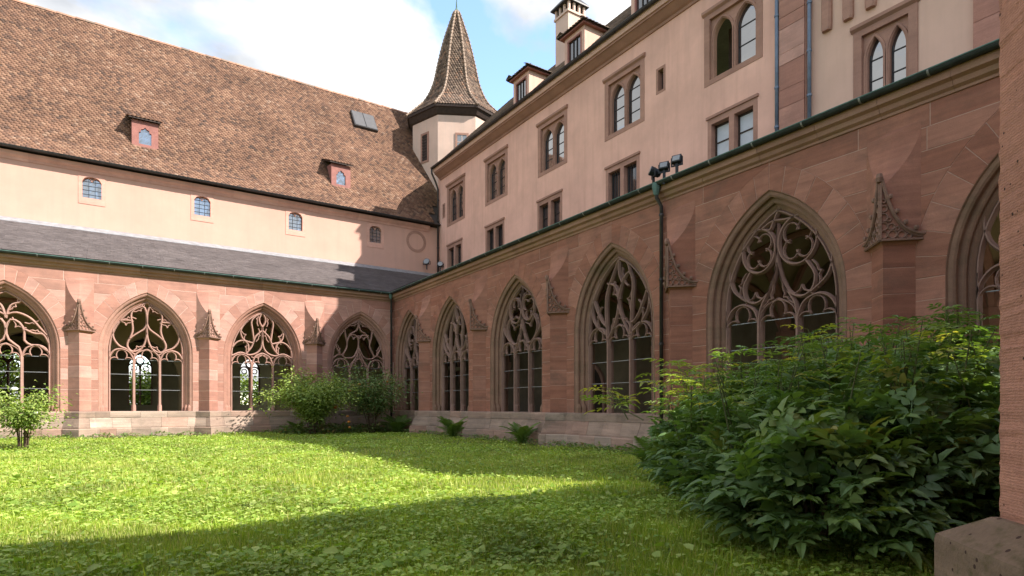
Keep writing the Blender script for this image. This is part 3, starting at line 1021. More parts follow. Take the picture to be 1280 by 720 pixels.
def tile_field(name, origin, u, v, rows, expo, tw, lim, mat, parent, skip=None, clump=0.35, jit=0.006):
    """roof covering laid row by row; lim(row) gives the start and end along u"""
    u, v = np.array(u, float), np.array(v, float)
    n = np.cross(u, v)
    tv, tf = tile_template(tw * 0.49, expo * 2.1, 0.048 if tw < 0.22 else 0.02, 0.026 if tw < 0.22 else 0.01)
    locs, rn = [], []
    for r in range(rows):
        a, b = lim(r)
        x = a + (0.5 if r % 2 else 0.0) * tw
        while x < b:
            if not (skip and skip(x, r * expo)):
                locs.append(np.array(origin) + u * (x + random.uniform(-jit, jit)) + v * (r * expo + random.uniform(-jit, jit)))
                cl = 0.5 + 0.5 * math.sin(x * 0.9 + 2.1 * math.sin(r * 0.11)) * math.sin(r * 0.23 + 1.7 * math.sin(x * 0.4))
                rn.append(min(0.999, max(0.0, (1 - clump) * random.random() + clump * cl)))
            x += tw
    locs = np.array(locs)
    k = len(locs)
    base = np.stack([u, v, n], axis=1)
    t = rng.normal(0, 0.02, (k, 3))
    Ms = np.repeat(base[None], k, 0)
    Ms = Ms + np.cross(t[:, None, :], Ms.transpose(0, 2, 1)).transpose(0, 2, 1)
    o = scatter(name, tv, tf, Ms, locs, np.array(rn), M[mat], parent)
    o['kind'] = 'stuff'
    return o


def add_gutter(root, x0, x1, y, z, mat='copper', r=0.085, rim='verdigris', step=1.15, name='gutter'):
    path = [(y + r * math.cos(a), z + r * math.sin(a)) for a in [R_(180 + 180 * k / 8) for k in range(9)]]
    inner = [(y + (r - 0.012) * math.cos(a), z + (r - 0.012) * math.sin(a)) for a in [R_(360 - 180 * k / 8) for k in range(9)]]
    gt = ext_x(path + inner, x0, x1).build(name, M[mat], root)
    MB().tube([(x0, y - r, z), (x1, y - r, z)], 0.014, 6).build('gutter_rim', M[rim], gt)
    x = x0 + 0.4
    while x < x1:
        MB().loft([[(xx, y + (r + 0.008) * math.cos(a), z + (r + 0.008) * math.sin(a)) for a in [R_(175 + 190 * k / 8) for k in range(9)]] for xx in (x, x + 0.035)], False, False).build('gutter_bracket', M['iron'] if mat == 'copper' else M[mat], gt)
        x += step
    return gt


def add_downpipe(root, pts, r=0.055, mat='copper', collars=(), hopper=None):
    p = MB().tube(pts, r, 10).build('downpipe', M[mat], root, True)
    for c in collars:
        MB().tube([(c[0], c[1], c[2] - 0.03), (c[0], c[1], c[2] + 0.03)], r * 1.3, 10).build('pipe_collar', M[mat], p)
    if hopper:
        x, y, z = hopper
        MB().loft([[(x + k * math.cos(a), y + k * math.sin(a), zz) for a in [R_(45 * i) for i in range(8)]] for zz, k in ((z + 0.12, 0.11), (z, 0.11), (z - 0.14, 0.08), (z - 0.2, 0.06))]).build('pipe_head', M['verdigris'], p)
    return p


def add_vault(root, centers, bay, y0, y1, zs=3.3, rise=2.45):
    for c in centers:
        hb = bay / 2
        ym, hy = (y0 + y1) / 2, (y1 - y0) / 2
        nx_, ny_ = 16, 12
        fz = lambda t: rise * math.sqrt(max(0.0, 1 - min(1, abs(t)) ** 1.7))
        V = [(c + hb * (2 * i / nx_ - 1), ym + hy * (2 * j / ny_ - 1), zs + max(fz(2 * i / nx_ - 1), fz(2 * j / ny_ - 1))) for j in range(ny_ + 1) for i in range(nx_ + 1)]
        Fc = [(j * (nx_ + 1) + i, (j + 1) * (nx_ + 1) + i, (j + 1) * (nx_ + 1) + i + 1, j * (nx_ + 1) + i + 1) for j in range(ny_) for i in range(nx_)]
        mb = MB()
        mb.add(V, Fc)
        va = mb.build('vault', M['plaster_in'], root, True)
        for sg in (-1, 1):
            rb = MB()
            rb.tube([(c + sg * hb * t, ym + hy * t, zs + fz(t) - 0.05) for t in [k / 8 - 1 for k in range(17)]], 0.09, 6)
            rb.build('vault_rib', M['trim'], va)
        rb = MB()
        rb.tube([(c - hb, ym + hy * t, zs + fz(t) - 0.04) for t in [k / 8 - 1 for k in range(17)]], 0.12, 6)
        rb.build('vault_rib', M['trim'], va)
        MB().loft([[(c - hb + k * math.cos(a), y1 - 0.02 + k * math.sin(a) * 0.7, z) for a in [R_(45 * i) for i in range(8)]] for z, k in ((2.6, 0.10), (2.9, 0.13), (3.3, 0.3), (3.5, 0.3))]).build('corbel', M['trim'], va)


def lean_roof(root, xa, xb, lim, slates=True, depth=4.7, z0=7.12, z1=9.5, mitre_lo=0.0, mitre_hi=0.0):
    sl = math.atan2(z1 - z0, depth + 0.3)
    L = (depth + 0.3) / math.cos(sl)
    mb = MB()
    th = 0.1
    a, b = (xa, -0.3, z0), (xb, -0.3, z0)
    c_, d_ = (xb + mitre_hi, depth, z1), (xa + mitre_lo, depth, z1)
    mb.loft([[a, b, c_, d_], [(p[0], p[1], p[2] - th) for p in (a, b, c_, d_)]])
    rf = mb.build('roof', M['slate'], root)
    if slates:
        tile_field('slates', (0, -0.34, z0 + 0.012), (1, 0, 0), (0, math.cos(sl), math.sin(sl)), int((L - 0.05) / 0.15), 0.15, 0.26, lim, 'slate', rf, None, 0.2, 0.004)
    return rf


def cloister(root, xa, xb, centers, pats, butts, bay, core_x=None, mat='sand', gut=(None, None)):
    cx0, cx1 = core_x or (xa, xb)
    core = MB().plate([(cx0, 0.3), (cx1, 0.3), (cx1, 6.9), (cx0, 6.9)], [arch(0.33, 12, SILL - 0.05, c) for c in centers], 0.0045, 0.7)
    core.build('wall_core', M['mortar' if mat == 'sand' else 'mortar_brown'], root)
    for c, p in zip(centers, pats):
        add_window(root, c, p, in_shade=(mat == 'sand_brown'))
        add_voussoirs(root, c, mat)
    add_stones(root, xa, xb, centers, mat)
    for b in butts:
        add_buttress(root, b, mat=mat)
    add_plinth(root, xa, xb, butts)
    prof = [(0.03, 6.67), (-0.03, 6.67), (-0.035, 6.72), (-0.10, 6.76), (-0.13, 6.84), (-0.21, 6.88), (-0.22, 7.02), (0.4, 7.02), (0.4, 6.9), (0.03, 6.9)]
    x = xa
    while x < xb - 0.3:
        x2 = min(xb, x + random.uniform(1.0, 1.6))
        if xb - x2 < 0.4:
            x2 = xb
        ext_x([(y - random.uniform(-0.003, 0.003), z) for y, z in prof], x + 0.003, x2 - 0.003).build('cornice_block', M['cornice'], root)
        x = x2
    add_gutter(root, gut[0] if gut[0] is not None else xa, gut[1] if gut[1] is not None else xb, -0.29, 7.09)


# --- sunlit wing at the back left
LY = 29.6
LC = [-8.17, -3.54, 1.09, 5.72, 10.35]
LB = [-5.85, -1.22, 3.40, 8.03]
left_wing = empty('cloister_wing', 'sunlit red sandstone cloister wing with traceried windows under a grey slate lean-to roof', 'cloister', (0, LY, 0), 0, 'cloister wings round the lawn')
cloister(left_wing, -11.0, 12.1, LC, ['ogee', 'wheel', 'heart', 'ogee', 'lily'], LB, 4.63, gut=(-11.0, 11.8))
add_vault(left_wing, LC, 4.63, 0.7, 4.7)
VAL = 4.9 / 5.0
SL_L = math.atan2(9.5 - 7.12, 5.0)
lean_roof(left_wing, -11.0, 11.85, lambda r: (-11.0, 11.82 + (r * 0.15 * math.cos(SL_L)) * VAL), mitre_hi=4.95)
MB().loft([[(-11.0, 4.70, 9.42), (-11.0, 4.2, 9.31), (-11.0, 4.2, 9.33), (-11.0, 4.68, 9.60)], [(16.8, 4.70, 9.42), (16.3, 4.2, 9.31), (16.3, 4.2, 9.33), (16.8, 4.68, 9.60)]]).build('flashing', M['lead'], left_wing)
MB().box(-11, 12.1, 0.7, 4.7, -0.1, 0.12).build('floor', M['floor'], left_wing)

# --- shaded wing on the right
RX = 12.1
RC = [-27.65, -23.3, -18.2, -13.1, -8.0, -2.9]
RB = [-25.65, -20.6, -15.55, -10.5, -5.45]
right_wing = empty('cloister_wing', 'shaded red sandstone cloister wing running along the right side behind the big shrub', 'cloister', (RX, 0, 0), R_(-90), 'cloister wings round the lawn')
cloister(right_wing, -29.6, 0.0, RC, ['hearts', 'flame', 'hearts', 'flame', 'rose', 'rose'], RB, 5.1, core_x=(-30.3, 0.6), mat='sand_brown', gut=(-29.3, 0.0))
add_vault(right_wing, [-28.4, -23.3, -18.2, -13.1, -8.0, -2.9], 5.1, 0.7, 4.7)
lean_roof(right_wing, -29.35, 0.6, None, False, mitre_lo=-4.9)
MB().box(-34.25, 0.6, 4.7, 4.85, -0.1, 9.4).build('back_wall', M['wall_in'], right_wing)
MB().box(-34.25, -30.31, 0.71, 4.7, 3.3, 3.5).build('corner_vault', M['plaster_in'], right_wing)
MB().box(-30.3, 0.6, 0.7, 4.7, -0.1, 0.12).build('floor', M['floor'], right_wing)
for xd in (-19.2, -9.2):
    d = MB().plate(arch(0, 8, 0.12, xd, 0.75, 1.3, 0.55, 1.9), [arch(-0.14, 8, 0.26, xd, 0.75, 1.3, 0.55, 1.9)], 4.58, 4.69).build('doorway', M['trim'], right_wing)
    MB().plate(arch(-0.14, 8, 0.26, xd, 0.75, 1.3, 0.55, 1.9), [], 4.64, 4.68).build('door_leaf', M['wood_dark'], d)
add_downpipe(right_wing, [(-11.06, -0.29, 7.02), (-11.06, -0.28, 6.72), (-11.06, -0.10, 6.52), (-11.06, -0.10, 0.35)], 0.05, 'gutter', [(-11.06, -0.10, z) for z in (6.3, 4.6, 2.9)], hopper=(-11.06, -0.29, 6.98))
add_downpipe(left_wing, [(11.82, -0.29, 7.02), (11.86, -0.26, 6.75), (11.93, -0.10, 6.5), (11.93, -0.10, 0.3)], 0.055, 'gutter', [(11.93, -0.10, z) for z in (6.2, 4.4, 2.7)], hopper=(11.82, -0.29, 7.0))

# --- wing the photograph is taken from: its buttress fills the right edge
NY = 0.585
near_wing = empty('cloister_wing', 'near sandstone cloister wing whose pecked buttress fills the right edge of the picture', 'cloister', (0, NY, 0), R_(180), 'cloister wings round the lawn')
ncs = [-10.26, -5.63, -1.0, 3.63, 8.26]
holes = [arch(0.30, 12, SILL if abs(c + 1.0) > 0.1 else -0.1, c) for c in ncs]
MB().plate([(-12.1, -0.2), (12.0, -0.2), (12.0, 7.0), (-12.1, 7.0)], holes, 0.0, 0.7).build('wall_core', M['pier'], near_wing)
for c in ncs:
    if abs(c + 1.0) > 0.1:
        add_window(near_wing, c, 'ogee')
for b in (-7.95, -3.32, 1.31, 5.94):
    add_buttress(near_wing, b, [0.745, 1.54, 2.05, 2.69, 3.25, 3.8, 4.25], 'pier', panel=abs(b + 3.32) < 0.1, z_base=0.3)
    NT = [[(0.0, 0.752), (0.02, 0.748), (0.175, 0.635), (0.18, 0.61), (0.18, 0.32)], [(0.20, 0.315), (0.20, -0.2)]]
    for t in NT:
        rings = []
        for k, o in enumerate(offset_plan([(b - PR - 0.3, 0), (b - PR, 0), (b, -PR), (b + PR, 0), (b + PR + 0.3, 0)], 1.0)):
            pb = [(b - PR - 0.3, 0), (b - PR, 0), (b, -PR), (b + PR, 0), (b + PR + 0.3, 0)][k]
            dx, dy = o[0] - pb[0], o[1] - pb[1]
            rings.append([(pb[0] + dx * q, pb[1] + dy * q, z) for q, z in t] + [(pb[0], pb[1], t[-1][1]), (pb[0], pb[1], t[0][1])])
        MB().loft(rings).build('plinth_block', M['mossy'], near_wing)
ext_x([(0.03, 6.67), (-0.03, 6.67), (-0.10, 6.76), (-0.13, 6.84), (-0.22, 6.88), (-0.22, 7.02), (0.4, 7.02), (0.4, 6.9), (0.03, 6.9)], -11.8, 12.0).build('cornice', M['cornice'], near_wing)
add_gutter(near_wing, -11.5, 12.0, -0.29, 7.09)
lean_roof(near_wing, -12.0, 12.0, None, False)
MB().box(-12.0, 12.0, 4.7, 4.9, -0.1, 9.4).build('back_wall', M['plaster_in'], near_wing)
MB().box(-12.0, 12.0, 0.71, 4.7, -0.1, 0.02).build('floor', M['floor'], near_wing)
# ------------------------------------------------------------------ hall behind the left wing
HY = 34.3
hall = empty('hall_building', 'long peach plastered hall with a steep brown tiled roof above the left cloister wing', 'building', (0, HY, 0))
UPW = [-5.55, -0.95, 3.67, 8.27, 12.87]
hall_arches = [arch(0, 8, 0.12, c, 1.55, 2.2, 0.65, 2.5) for c in (-8.17, -3.54, 1.09, 5.72)]
rect = lambda c, w, z0, z1: [(c - w / 2, z0), (c + w / 2, z0), (c + w / 2, z1), (c - w / 2, z1)]
MB().plate([(-11.5, 8.0), (16.98, 8.0), (16.98, 12.5), (-11.5, 12.5)], [rect(c, 1.04, 10.68, 12.12) for c in UPW], 0.0, 0.6).build('front_wall', M['plaster_left'], hall)
MB().plate([(-11.5, -0.1), (16.75, -0.1), (16.75, 8.0), (-11.5, 8.0)], hall_arches, 0.002, 0.6).build('arcade_wall', M['plaster_in'], hall)


def seg_arch(c, w, z0, z1, rise=0.16, n=8):
    h = w / 2
    pts = [(c - h, z0), (c + h, z0)]
    for k in range(n + 1):
        t = 1 - 2 * k / n
        pts.append((c + h * t, z1 - rise + rise * math.sqrt(max(0, 1 - abs(t) ** 2.4))))
    return pts


for c in UPW:
    f = MB().plate(rect(c, 1.036, 10.682, 12.118), [seg_arch(c, 0.74, 10.98, 11.96, 0.22)], -0.02, 0.22).build('window', M['pink_stone'], hall)
    MB().plate(rect(c, 0.78, 10.94, 11.98), [], 0.16, 0.19).build('pane', M['leaded'], f)
    for k in range(1, 3):
        MB().box(c - 0.37 + 0.74 * k / 3 - 0.008, c - 0.37 + 0.74 * k / 3 + 0.008, 0.135, 0.155, 10.98, 11.93).build('glazing_bar', M['black'], f)
    for k in range(1, 5):
        MB().box(c - 0.37, c + 0.37, 0.14, 0.157, 10.98 + 0.2 * k - 0.008, 10.98 + 0.2 * k + 0.008).build('glazing_bar', M['black'], f)
    for q in (-1, 1):
        MB().sweep(arc(c + q * 0.17, 11.78, 0.16, 0, 180, 8), [(-0.02, 0.10), (0.02, 0.10), (0.02, 0.15), (-0.02, 0.15)]).build('glazing_bar', M['pink_stone'], f)
# painted ring on the wall near the corner
ring_o = arc(15.5, 11.45, 0.66, 0, 360, 32)[:-1]
ring_i = arc(15.5, 11.45, 0.50, 0, 360, 32)[:-1]
MB().plate(ring_o, [ring_i], -0.025, 0.0 - 0.002).build('stone_ring', M['window_stone'], hall)
# cornice under the eave
x = -11.5
while x < 16.3:
    x2 = min(16.35, x + random.uniform(1.6, 2.4))
    ext_x([(0.0, 12.16), (-0.04, 12.16), (-0.06, 12.26), (-0.16, 12.36), (-0.20, 12.5), (0.3, 12.52), (0.3, 12.5), (0.0, 12.5)], x + 0.003, x2 - 0.003).build('cornice_block', M['pink_stone'], hall)
    x = x2
add_gutter(hall, -11.5, 16.35, -0.47, 12.62, 'gutter', 0.085, 'gutter', 1.4)
# interior and far wall with windows to the open air
FW = [-5.6, 1.36, 8.3]
far_h = [arch(0, 8, 1.35, c, 0.72, 1.0, 0.28, 3.9) for c in FW]
MB().plate([(-12, -0.1), (17, -0.1), (17, 12.5), (-12, 12.5)], far_h, 13.7, 14.3).build('far_wall', M['plaster_in'], hall)
for c in FW:
    fw = MB()
    fw.sweep(arch(-0.03, 8, 1.35, c, 0.72, 1.0, 0.28, 3.9), [(-0.05, 13.85), (0.05, 13.85), (0.05, 14.05), (-0.05, 14.05)])
    for q in (-1, 1):
        fw.sweep(arc(c + q * 0.36, 3.85, 0.34, 0, 180, 8), [(-0.045, 13.85), (0.045, 13.85), (0.045, 14.05), (-0.045, 14.05)])
        fw.sweep(arc(c + q * 0.36, 3.85, 0.17, 0, 360, 10), [(-0.03, 13.9), (0.03, 13.9), (0.03, 14.0), (-0.03, 14.0)])
    fw.sweep(arc(c, 4.38, 0.24, 0, 360, 12), [(-0.045, 13.85), (0.045, 13.85), (0.045, 14.05), (-0.045, 14.05)])
    w_ = fw.build('far_window', M['trim'], hall)
    MB().box(c - 0.05, c + 0.05, 13.83, 14.07, 1.35, 4.15).build('mullion', M['trim'], w_)
    for z in (2.1, 2.8, 3.5):
        MB().box(c - 0.7, c + 0.7, 13.93, 13.96, z - 0.015, z + 0.015).build('iron_bar', M['iron'], w_)
MB().box(-12, 17, 0.6, 13.7, 5.6, 5.8).build('ceiling', M['wood_dark'], hall)
MB().box(-12, 17, 0.6, 13.7, -0.1, 0.10).build('floor', M['floor'], hall)
MB().box(-12.3, -12.0, 0.0, 14.3, -0.1, 12.5).build('end_wall', M['plaster_left'], hall)
# roof body and tiles
roof = MB().loft([[(xx, -0.44, 12.60), (xx, 0.5, 13.47), (xx, 6.64, 22.60), (xx, 14.5, 12.6)] for xx in (-11.5, 18.2)]).build('roof', M['tile_dark'], hall)
k1 = math.hypot(0.98, 0.92)
tile_field('roof_tiles', (0, -0.53, 12.60), (1, 0, 0), (0, 0.98 / k1, 0.92 / k1), int(k1 / 0.165), 0.165, 0.19, lambda r: (-11.4, 16.45), 'tile', roof, None, 0.12)
k2 = math.hypot(6.14, 9.13)
dorm_x = [1.21, 11.1]


def roof_skip(x, d):
    return any(abs(x - q) < 0.5 and 0.75 < d < 1.9 for q in dorm_x) or (13.15 < x < 14.75 and 7.45 < d < 9.2)


tile_field('roof_tiles', (0, 0.46, 13.50), (1, 0, 0), (0, 6.14 / k2, 9.13 / k2), int(k2 / 0.165), 0.165, 0.19, lambda r: (-11.4, 16.98 if r < 5 else 18.0), 'tile', roof, roof_skip, 0.12)
x = -11.4
while x < 18.0:
    ln = random.uniform(0.40, 0.46)
    dz = random.uniform(-0.012, 0.012)
    MB().loft([[(xx, 6.64 + (0.13 + q) * math.cos(a), 22.60 + dz + (0.15 + q) * math.sin(a)) for a in [R_(180 * k / 6) for k in range(7)]] for xx, q in ((x, 0.012), (x + ln + 0.03, -0.005))]).build('ridge_tile', M['ridge'], roof)
    x += ln
# snow guard rail and small dormers
for xd in dorm_x:
    yf, zb = 0.93, 14.16
    dm = MB().plate(rect(xd, 1.14, zb, zb + 1.36), [[(xd - 0.27, zb + 0.2), (xd + 0.27, zb + 0.2), (xd + 0.27, zb + 0.78), (xd + 0.19, zb + 0.80), (xd + 0.17, zb + 0.93), (xd + 0.08, zb + 0.95), (xd, zb + 1.05), (xd - 0.08, zb + 0.95), (xd - 0.17, zb + 0.93), (xd - 0.19, zb + 0.80), (xd - 0.27, zb + 0.78)]], yf, yf + 0.09).build('dormer', M['dormer_paint'], hall)
    MB().box(xd - 0.3, xd + 0.3, yf + 0.075, yf + 0.088, zb + 0.18, zb + 1.1).build('pane', M['leaded'], dm)
    sd = MB()
    for q in (-1, 1):
        sd.loft([[(xd + q * 0.5, yf + 0.09, zb), (xd + q * 0.5, yf + 0.09, zb + 1.34), (xd + q * 0.5, yf + 1.1, zb + 1.5)], [(xd + q * 0.57, yf + 0.09, zb), (xd + q * 0.57, yf + 0.09, zb + 1.34), (xd + q * 0.57, yf + 1.1, zb + 1.5)]])
    sd.build('dormer_cheek', M['dormer_paint'], dm)
    MB().box(xd - 0.62, xd + 0.62, yf - 0.05, yf + 0.02, zb - 0.10, zb - 0.005).build('dormer_sill', M['lead'], dm)
    rf = MB().loft([[(xd - 0.70, yf - 0.16, zb + 1.36), (xd + 0.70, yf - 0.16, zb + 1.36), (xd + 0.70, yf + 1.5, zb + 2.0), (xd - 0.70, yf + 1.5, zb + 2.0)],
                    [(xd - 0.70, yf - 0.16, zb + 1.42), (xd + 0.70, yf - 0.16, zb + 1.42), (xd + 0.70, yf + 1.5, zb + 2.06), (xd - 0.70, yf + 1.5, zb + 2.06)]]).build('dormer_roof', M['wood_dark'], dm)
    tile_field('dormer_tiles', (0, yf - 0.2, zb + 1.42), (1, 0, 0), (0, 0.933, 0.36), 9, 0.165, 0.175, lambda r: (xd - 0.70, xd + 0.72), 'tile', rf)
# roof hatch of two dark panels near the ridge
su, sv = np.array((1.0, 0, 0)), np.array((0, 6.14 / k2, 9.13 / k2))
sn = np.cross(su, sv)


def on_roof(x, d, h):
    return tuple(np.array((0, 0.46, 13.50)) + su * x + sv * d + sn * h)


fr = MB()
fr.loft([[on_roof(13.15, 7.5, h), on_roof(14.75, 7.5, h), on_roof(14.75, 9.15, h), on_roof(13.15, 9.15, h)] for h in (-0.05, 0.20)])
sky = fr.build('roof_hatch', M['gutter'], hall)
for a, b in ((13.20, 13.92), (13.98, 14.70)):
    MB().loft([[on_roof(a, 7.56, h), on_roof(b, 7.56, h), on_roof(b, 9.1, h), on_roof(a, 9.1, h)] for h in (0.18, 0.225)]).build('hatch_panel', M['hatch'], sky)

# ------------------------------------------------------------------ pink building on the right
house = empty('plastered_building', 'tall pink plastered building with twin lancet windows above the right cloister wing', 'building', (17.0, 0, 0), R_(-90))
UW = [-31.93, -27.35, -22.4, -17.65, -12.58]
LW_ = [-32.08, -27.5, -22.6, -17.75, -12.6]
hl = [rect(c, 2.25, 12.26, 14.72) for c in UW] + [rect(c, 1.92, 9.45, 11.08) for c in LW_] + [rect(-15.7, 0.46, 12.98, 13.95), rect(-33.5, 0.36, 12.95, 13.85)]
MB().plate([(-34.28, 7.0), (-10.93, 7.0), (-10.93, 15.9), (-34.28, 15.9)], hl, 0.0, 0.5).build('wall', M['plaster_right'], house)


def lancet(c, w, z0, sp, rise, n=6):
    h = w / 2
    r = (h * h + rise * rise) / (2 * h)
    co = r - h
    a_e = math.acos(max(-1, min(1, co / r)))
    left = [(c + co - r * math.cos(a_e * k / n), sp + r * math.sin(a_e * k / n)) for k in range(n + 1)]
    right = [(2 * c - x, z) for x, z in reversed(left[:-1])]
    return [(c + h, z0)] + list(reversed([p for p in right])) [::1] + list(reversed(left)) + [(c - h, z0)] if False else [(c - h, z0)] + left + right + [(c + h, z0)]


def twin_lancet(root, c, z0, z1, w, open_left=False, bars=3):
    f = MB()
    f.plate(rect(c, w - 0.004, z0 + 0.002, z1 - 0.002), [rect(c, w - 0.44, z0 + 0.17, z1 - 0.2)], -0.015, 0.16)
    win = f.build('window', M['window_stone'], root)
    MB().loft([[(c - w / 2 - 0.05, y, z) for y, z in ((0.0, z1 + 0.16), (-0.10, z1 + 0.12), (-0.10, z1 + 0.03), (-0.02, z1 - 0.03), (0.0, z1 - 0.03))], [(c + w / 2 + 0.05, y, z) for y, z in ((0.0, z1 + 0.16), (-0.10, z1 + 0.12), (-0.10, z1 + 0.03), (-0.02, z1 - 0.03), (0.0, z1 - 0.03))]]).build('hood_mould', M['window_stone'], win)
    lw = (w - 0.44 - 0.36) / 2
    cc = (lw + 0.16) / 2
    zt = z1 - 0.28
    hs = [lancet(c + q * cc, lw, z0 + 0.25, zt - 0.62, 0.56) for q in (-1, 1)]
    MB().plate(rect(c, w - 0.436, z0 + 0.165, z1 - 0.195), hs, 0.10, 0.26).build('lancet_plate', M['window_stone'], win)
    mo = MB()
    for q in (-1, 1):
        mo.sweep(lancet(c + q * cc, lw + 0.13, z0 + 0.2, zt - 0.62, 0.62), [(-0.025, 0.065), (0.025, 0.065), (0.04, 0.11), (-0.04, 0.11)])
    mo.build('lancet_moulding', M['window_stone'], win)
    for q in (-1, 1):
        if open_left and q == -1:
            MB().box(c + q * cc - lw / 2, c + q * cc + lw / 2, 0.9, 0.94, z0 + 0.1, zt).build('pane', M['wood_dark'], win)
            continue
        MB().box(c + q * cc - lw / 2 - 0.02, c + q * cc + lw / 2 + 0.02, 0.235, 0.25, z0 + 0.2, zt).build('pane', M['glass'], win)
        for k in range(1, bars + 1):
            z = z0 + 0.25 + (zt - z0 - 0.3) * k / (bars + 1)
            MB().box(c + q * cc - lw / 2, c + q * cc + lw / 2, 0.215, 0.234, z - 0.014, z + 0.014).build('glazing_bar', M['gutter'], win)
        for s in (-1, 1):
            MB().box(c + q * cc + s * (lw / 2 - 0.02) - 0.02, c + q * cc + s * (lw / 2 - 0.02) + 0.02, 0.212, 0.236, z0 + 0.25, zt - 0.45).build('glazing_bar', M['gutter'], win)
    return win


for k, c in enumerate(UW):
    twin_lancet(house, c, 12.26, 14.72, 2.25, open_left=(k == 4), bars=3 if k < 4 else 2)
for k, c in enumerate(LW_):
    w, z0, z1 = 1.92, 9.45, 11.08
    lw = (w - 0.3 - 0.2) / 2
    win = MB().plate(rect(c, w - 0.004, z0, z1 - 0.002), [rect(c + q * (lw / 2 + 0.1), lw, z0 + 0.1, z1 - 0.2) for q in (-1, 1)], -0.012, 0.3).build('window', M['window_stone'], house)
    MB().box(c - w / 2 - 0.04, c + w / 2 + 0.04, -0.06, 0.0, z1, z1 + 0.09).build('hood_mould', M['window_stone'], win)
    for q in (-1, 1):
        xc = c + q * (lw / 2 + 0.1)
        MB().box(xc - lw / 2, xc + lw / 2, 0.24, 0.255, z0 + 0.1, z1 - 0.2).build('pane', M['curtain'] if k == 4 else M['glass'], win)
        for s in (-1, 1):
            MB().box(xc + s * (lw / 2 - 0.03) - 0.03, xc + s * (lw / 2 - 0.03) + 0.03, 0.205, 0.242, z0 + 0.1, z1 - 0.2).build('casement', M['wood_dark'], win)
        MB().box(xc - lw / 2, xc + lw / 2, 0.205, 0.242, z1 - 0.27, z1 - 0.2).build('casement', M['wood_dark'], win)
        if k in (3, 1):
            for b in range(1, 5):
                MB().box(xc - lw / 2 + lw * b / 5 - 0.012, xc - lw / 2 + lw * b / 5 + 0.012, 0.12, 0.145, z0 + 0.1, z1 - 0.2).build('window_bar', M['black'], win)
        else:
            MB().box(xc - lw / 2, xc + lw / 2, 0.21, 0.238, 10.25, 10.29).build('glazing_bar', M['wood_dark'], win)
for c, w, z0, z1 in ((-15.7, 0.46, 12.98, 13.95), (-33.5, 0.36, 12.95, 13.85)):
    win = MB().plate(rect(c, w - 0.004, z0 + 0.002, z1 - 0.002), [rect(c, w - 0.18, z0 + 0.09, z1 - 0.09)], -0.01, 0.3).build('slit_window', M['window_stone'], house)
    MB().box(c - w / 2 + 0.08, c + w / 2 - 0.08, 0.22, 0.24, z0 + 0.08, z1 - 0.08).build('pane', M['glass'], win)
# eave
ext_x([(0.0, 15.42), (-0.05, 15.42), (-0.08, 15.50), (-0.16, 15.54), (-0.40, 15.72), (-0.44, 15.72), (-0.44, 15.80), (0.3, 15.80), (0.3, 15.6), (0.0, 15.6)], -33.95, -10.93).build('eave_cornice', M['window_stone'], house)
ext_x([(-0.44, 15.80), (-0.50, 15.80), (-0.53, 15.92), (-0.53, 16.02), (0.3, 16.05), (0.3, 15.805)], -33.95, -10.93).build('eave_board', M['eave_paint'], house)
add_gutter(house, -33.95, -10.95, -0.62, 16.06, 'gutter', 0.09, 'gutter', 1.0)
hr = MB().loft([[(xx, -0.5, 16.06), (xx, 5.5, 22.14), (xx, 12.0, 15.9)] for xx in (-34.1, -10.9)]).build('roof', M['tile_dark'], house)
k3 = math.hypot(6.05, 6.12)
tile_field('roof_tiles', (0, -0.56, 16.07), (1, 0, 0), (0, 6.05 / k3, 6.12 / k3), int(k3 / 0.17), 0.17, 0.19, lambda r: (-34.1, -10.9), 'tile_dark', hr)
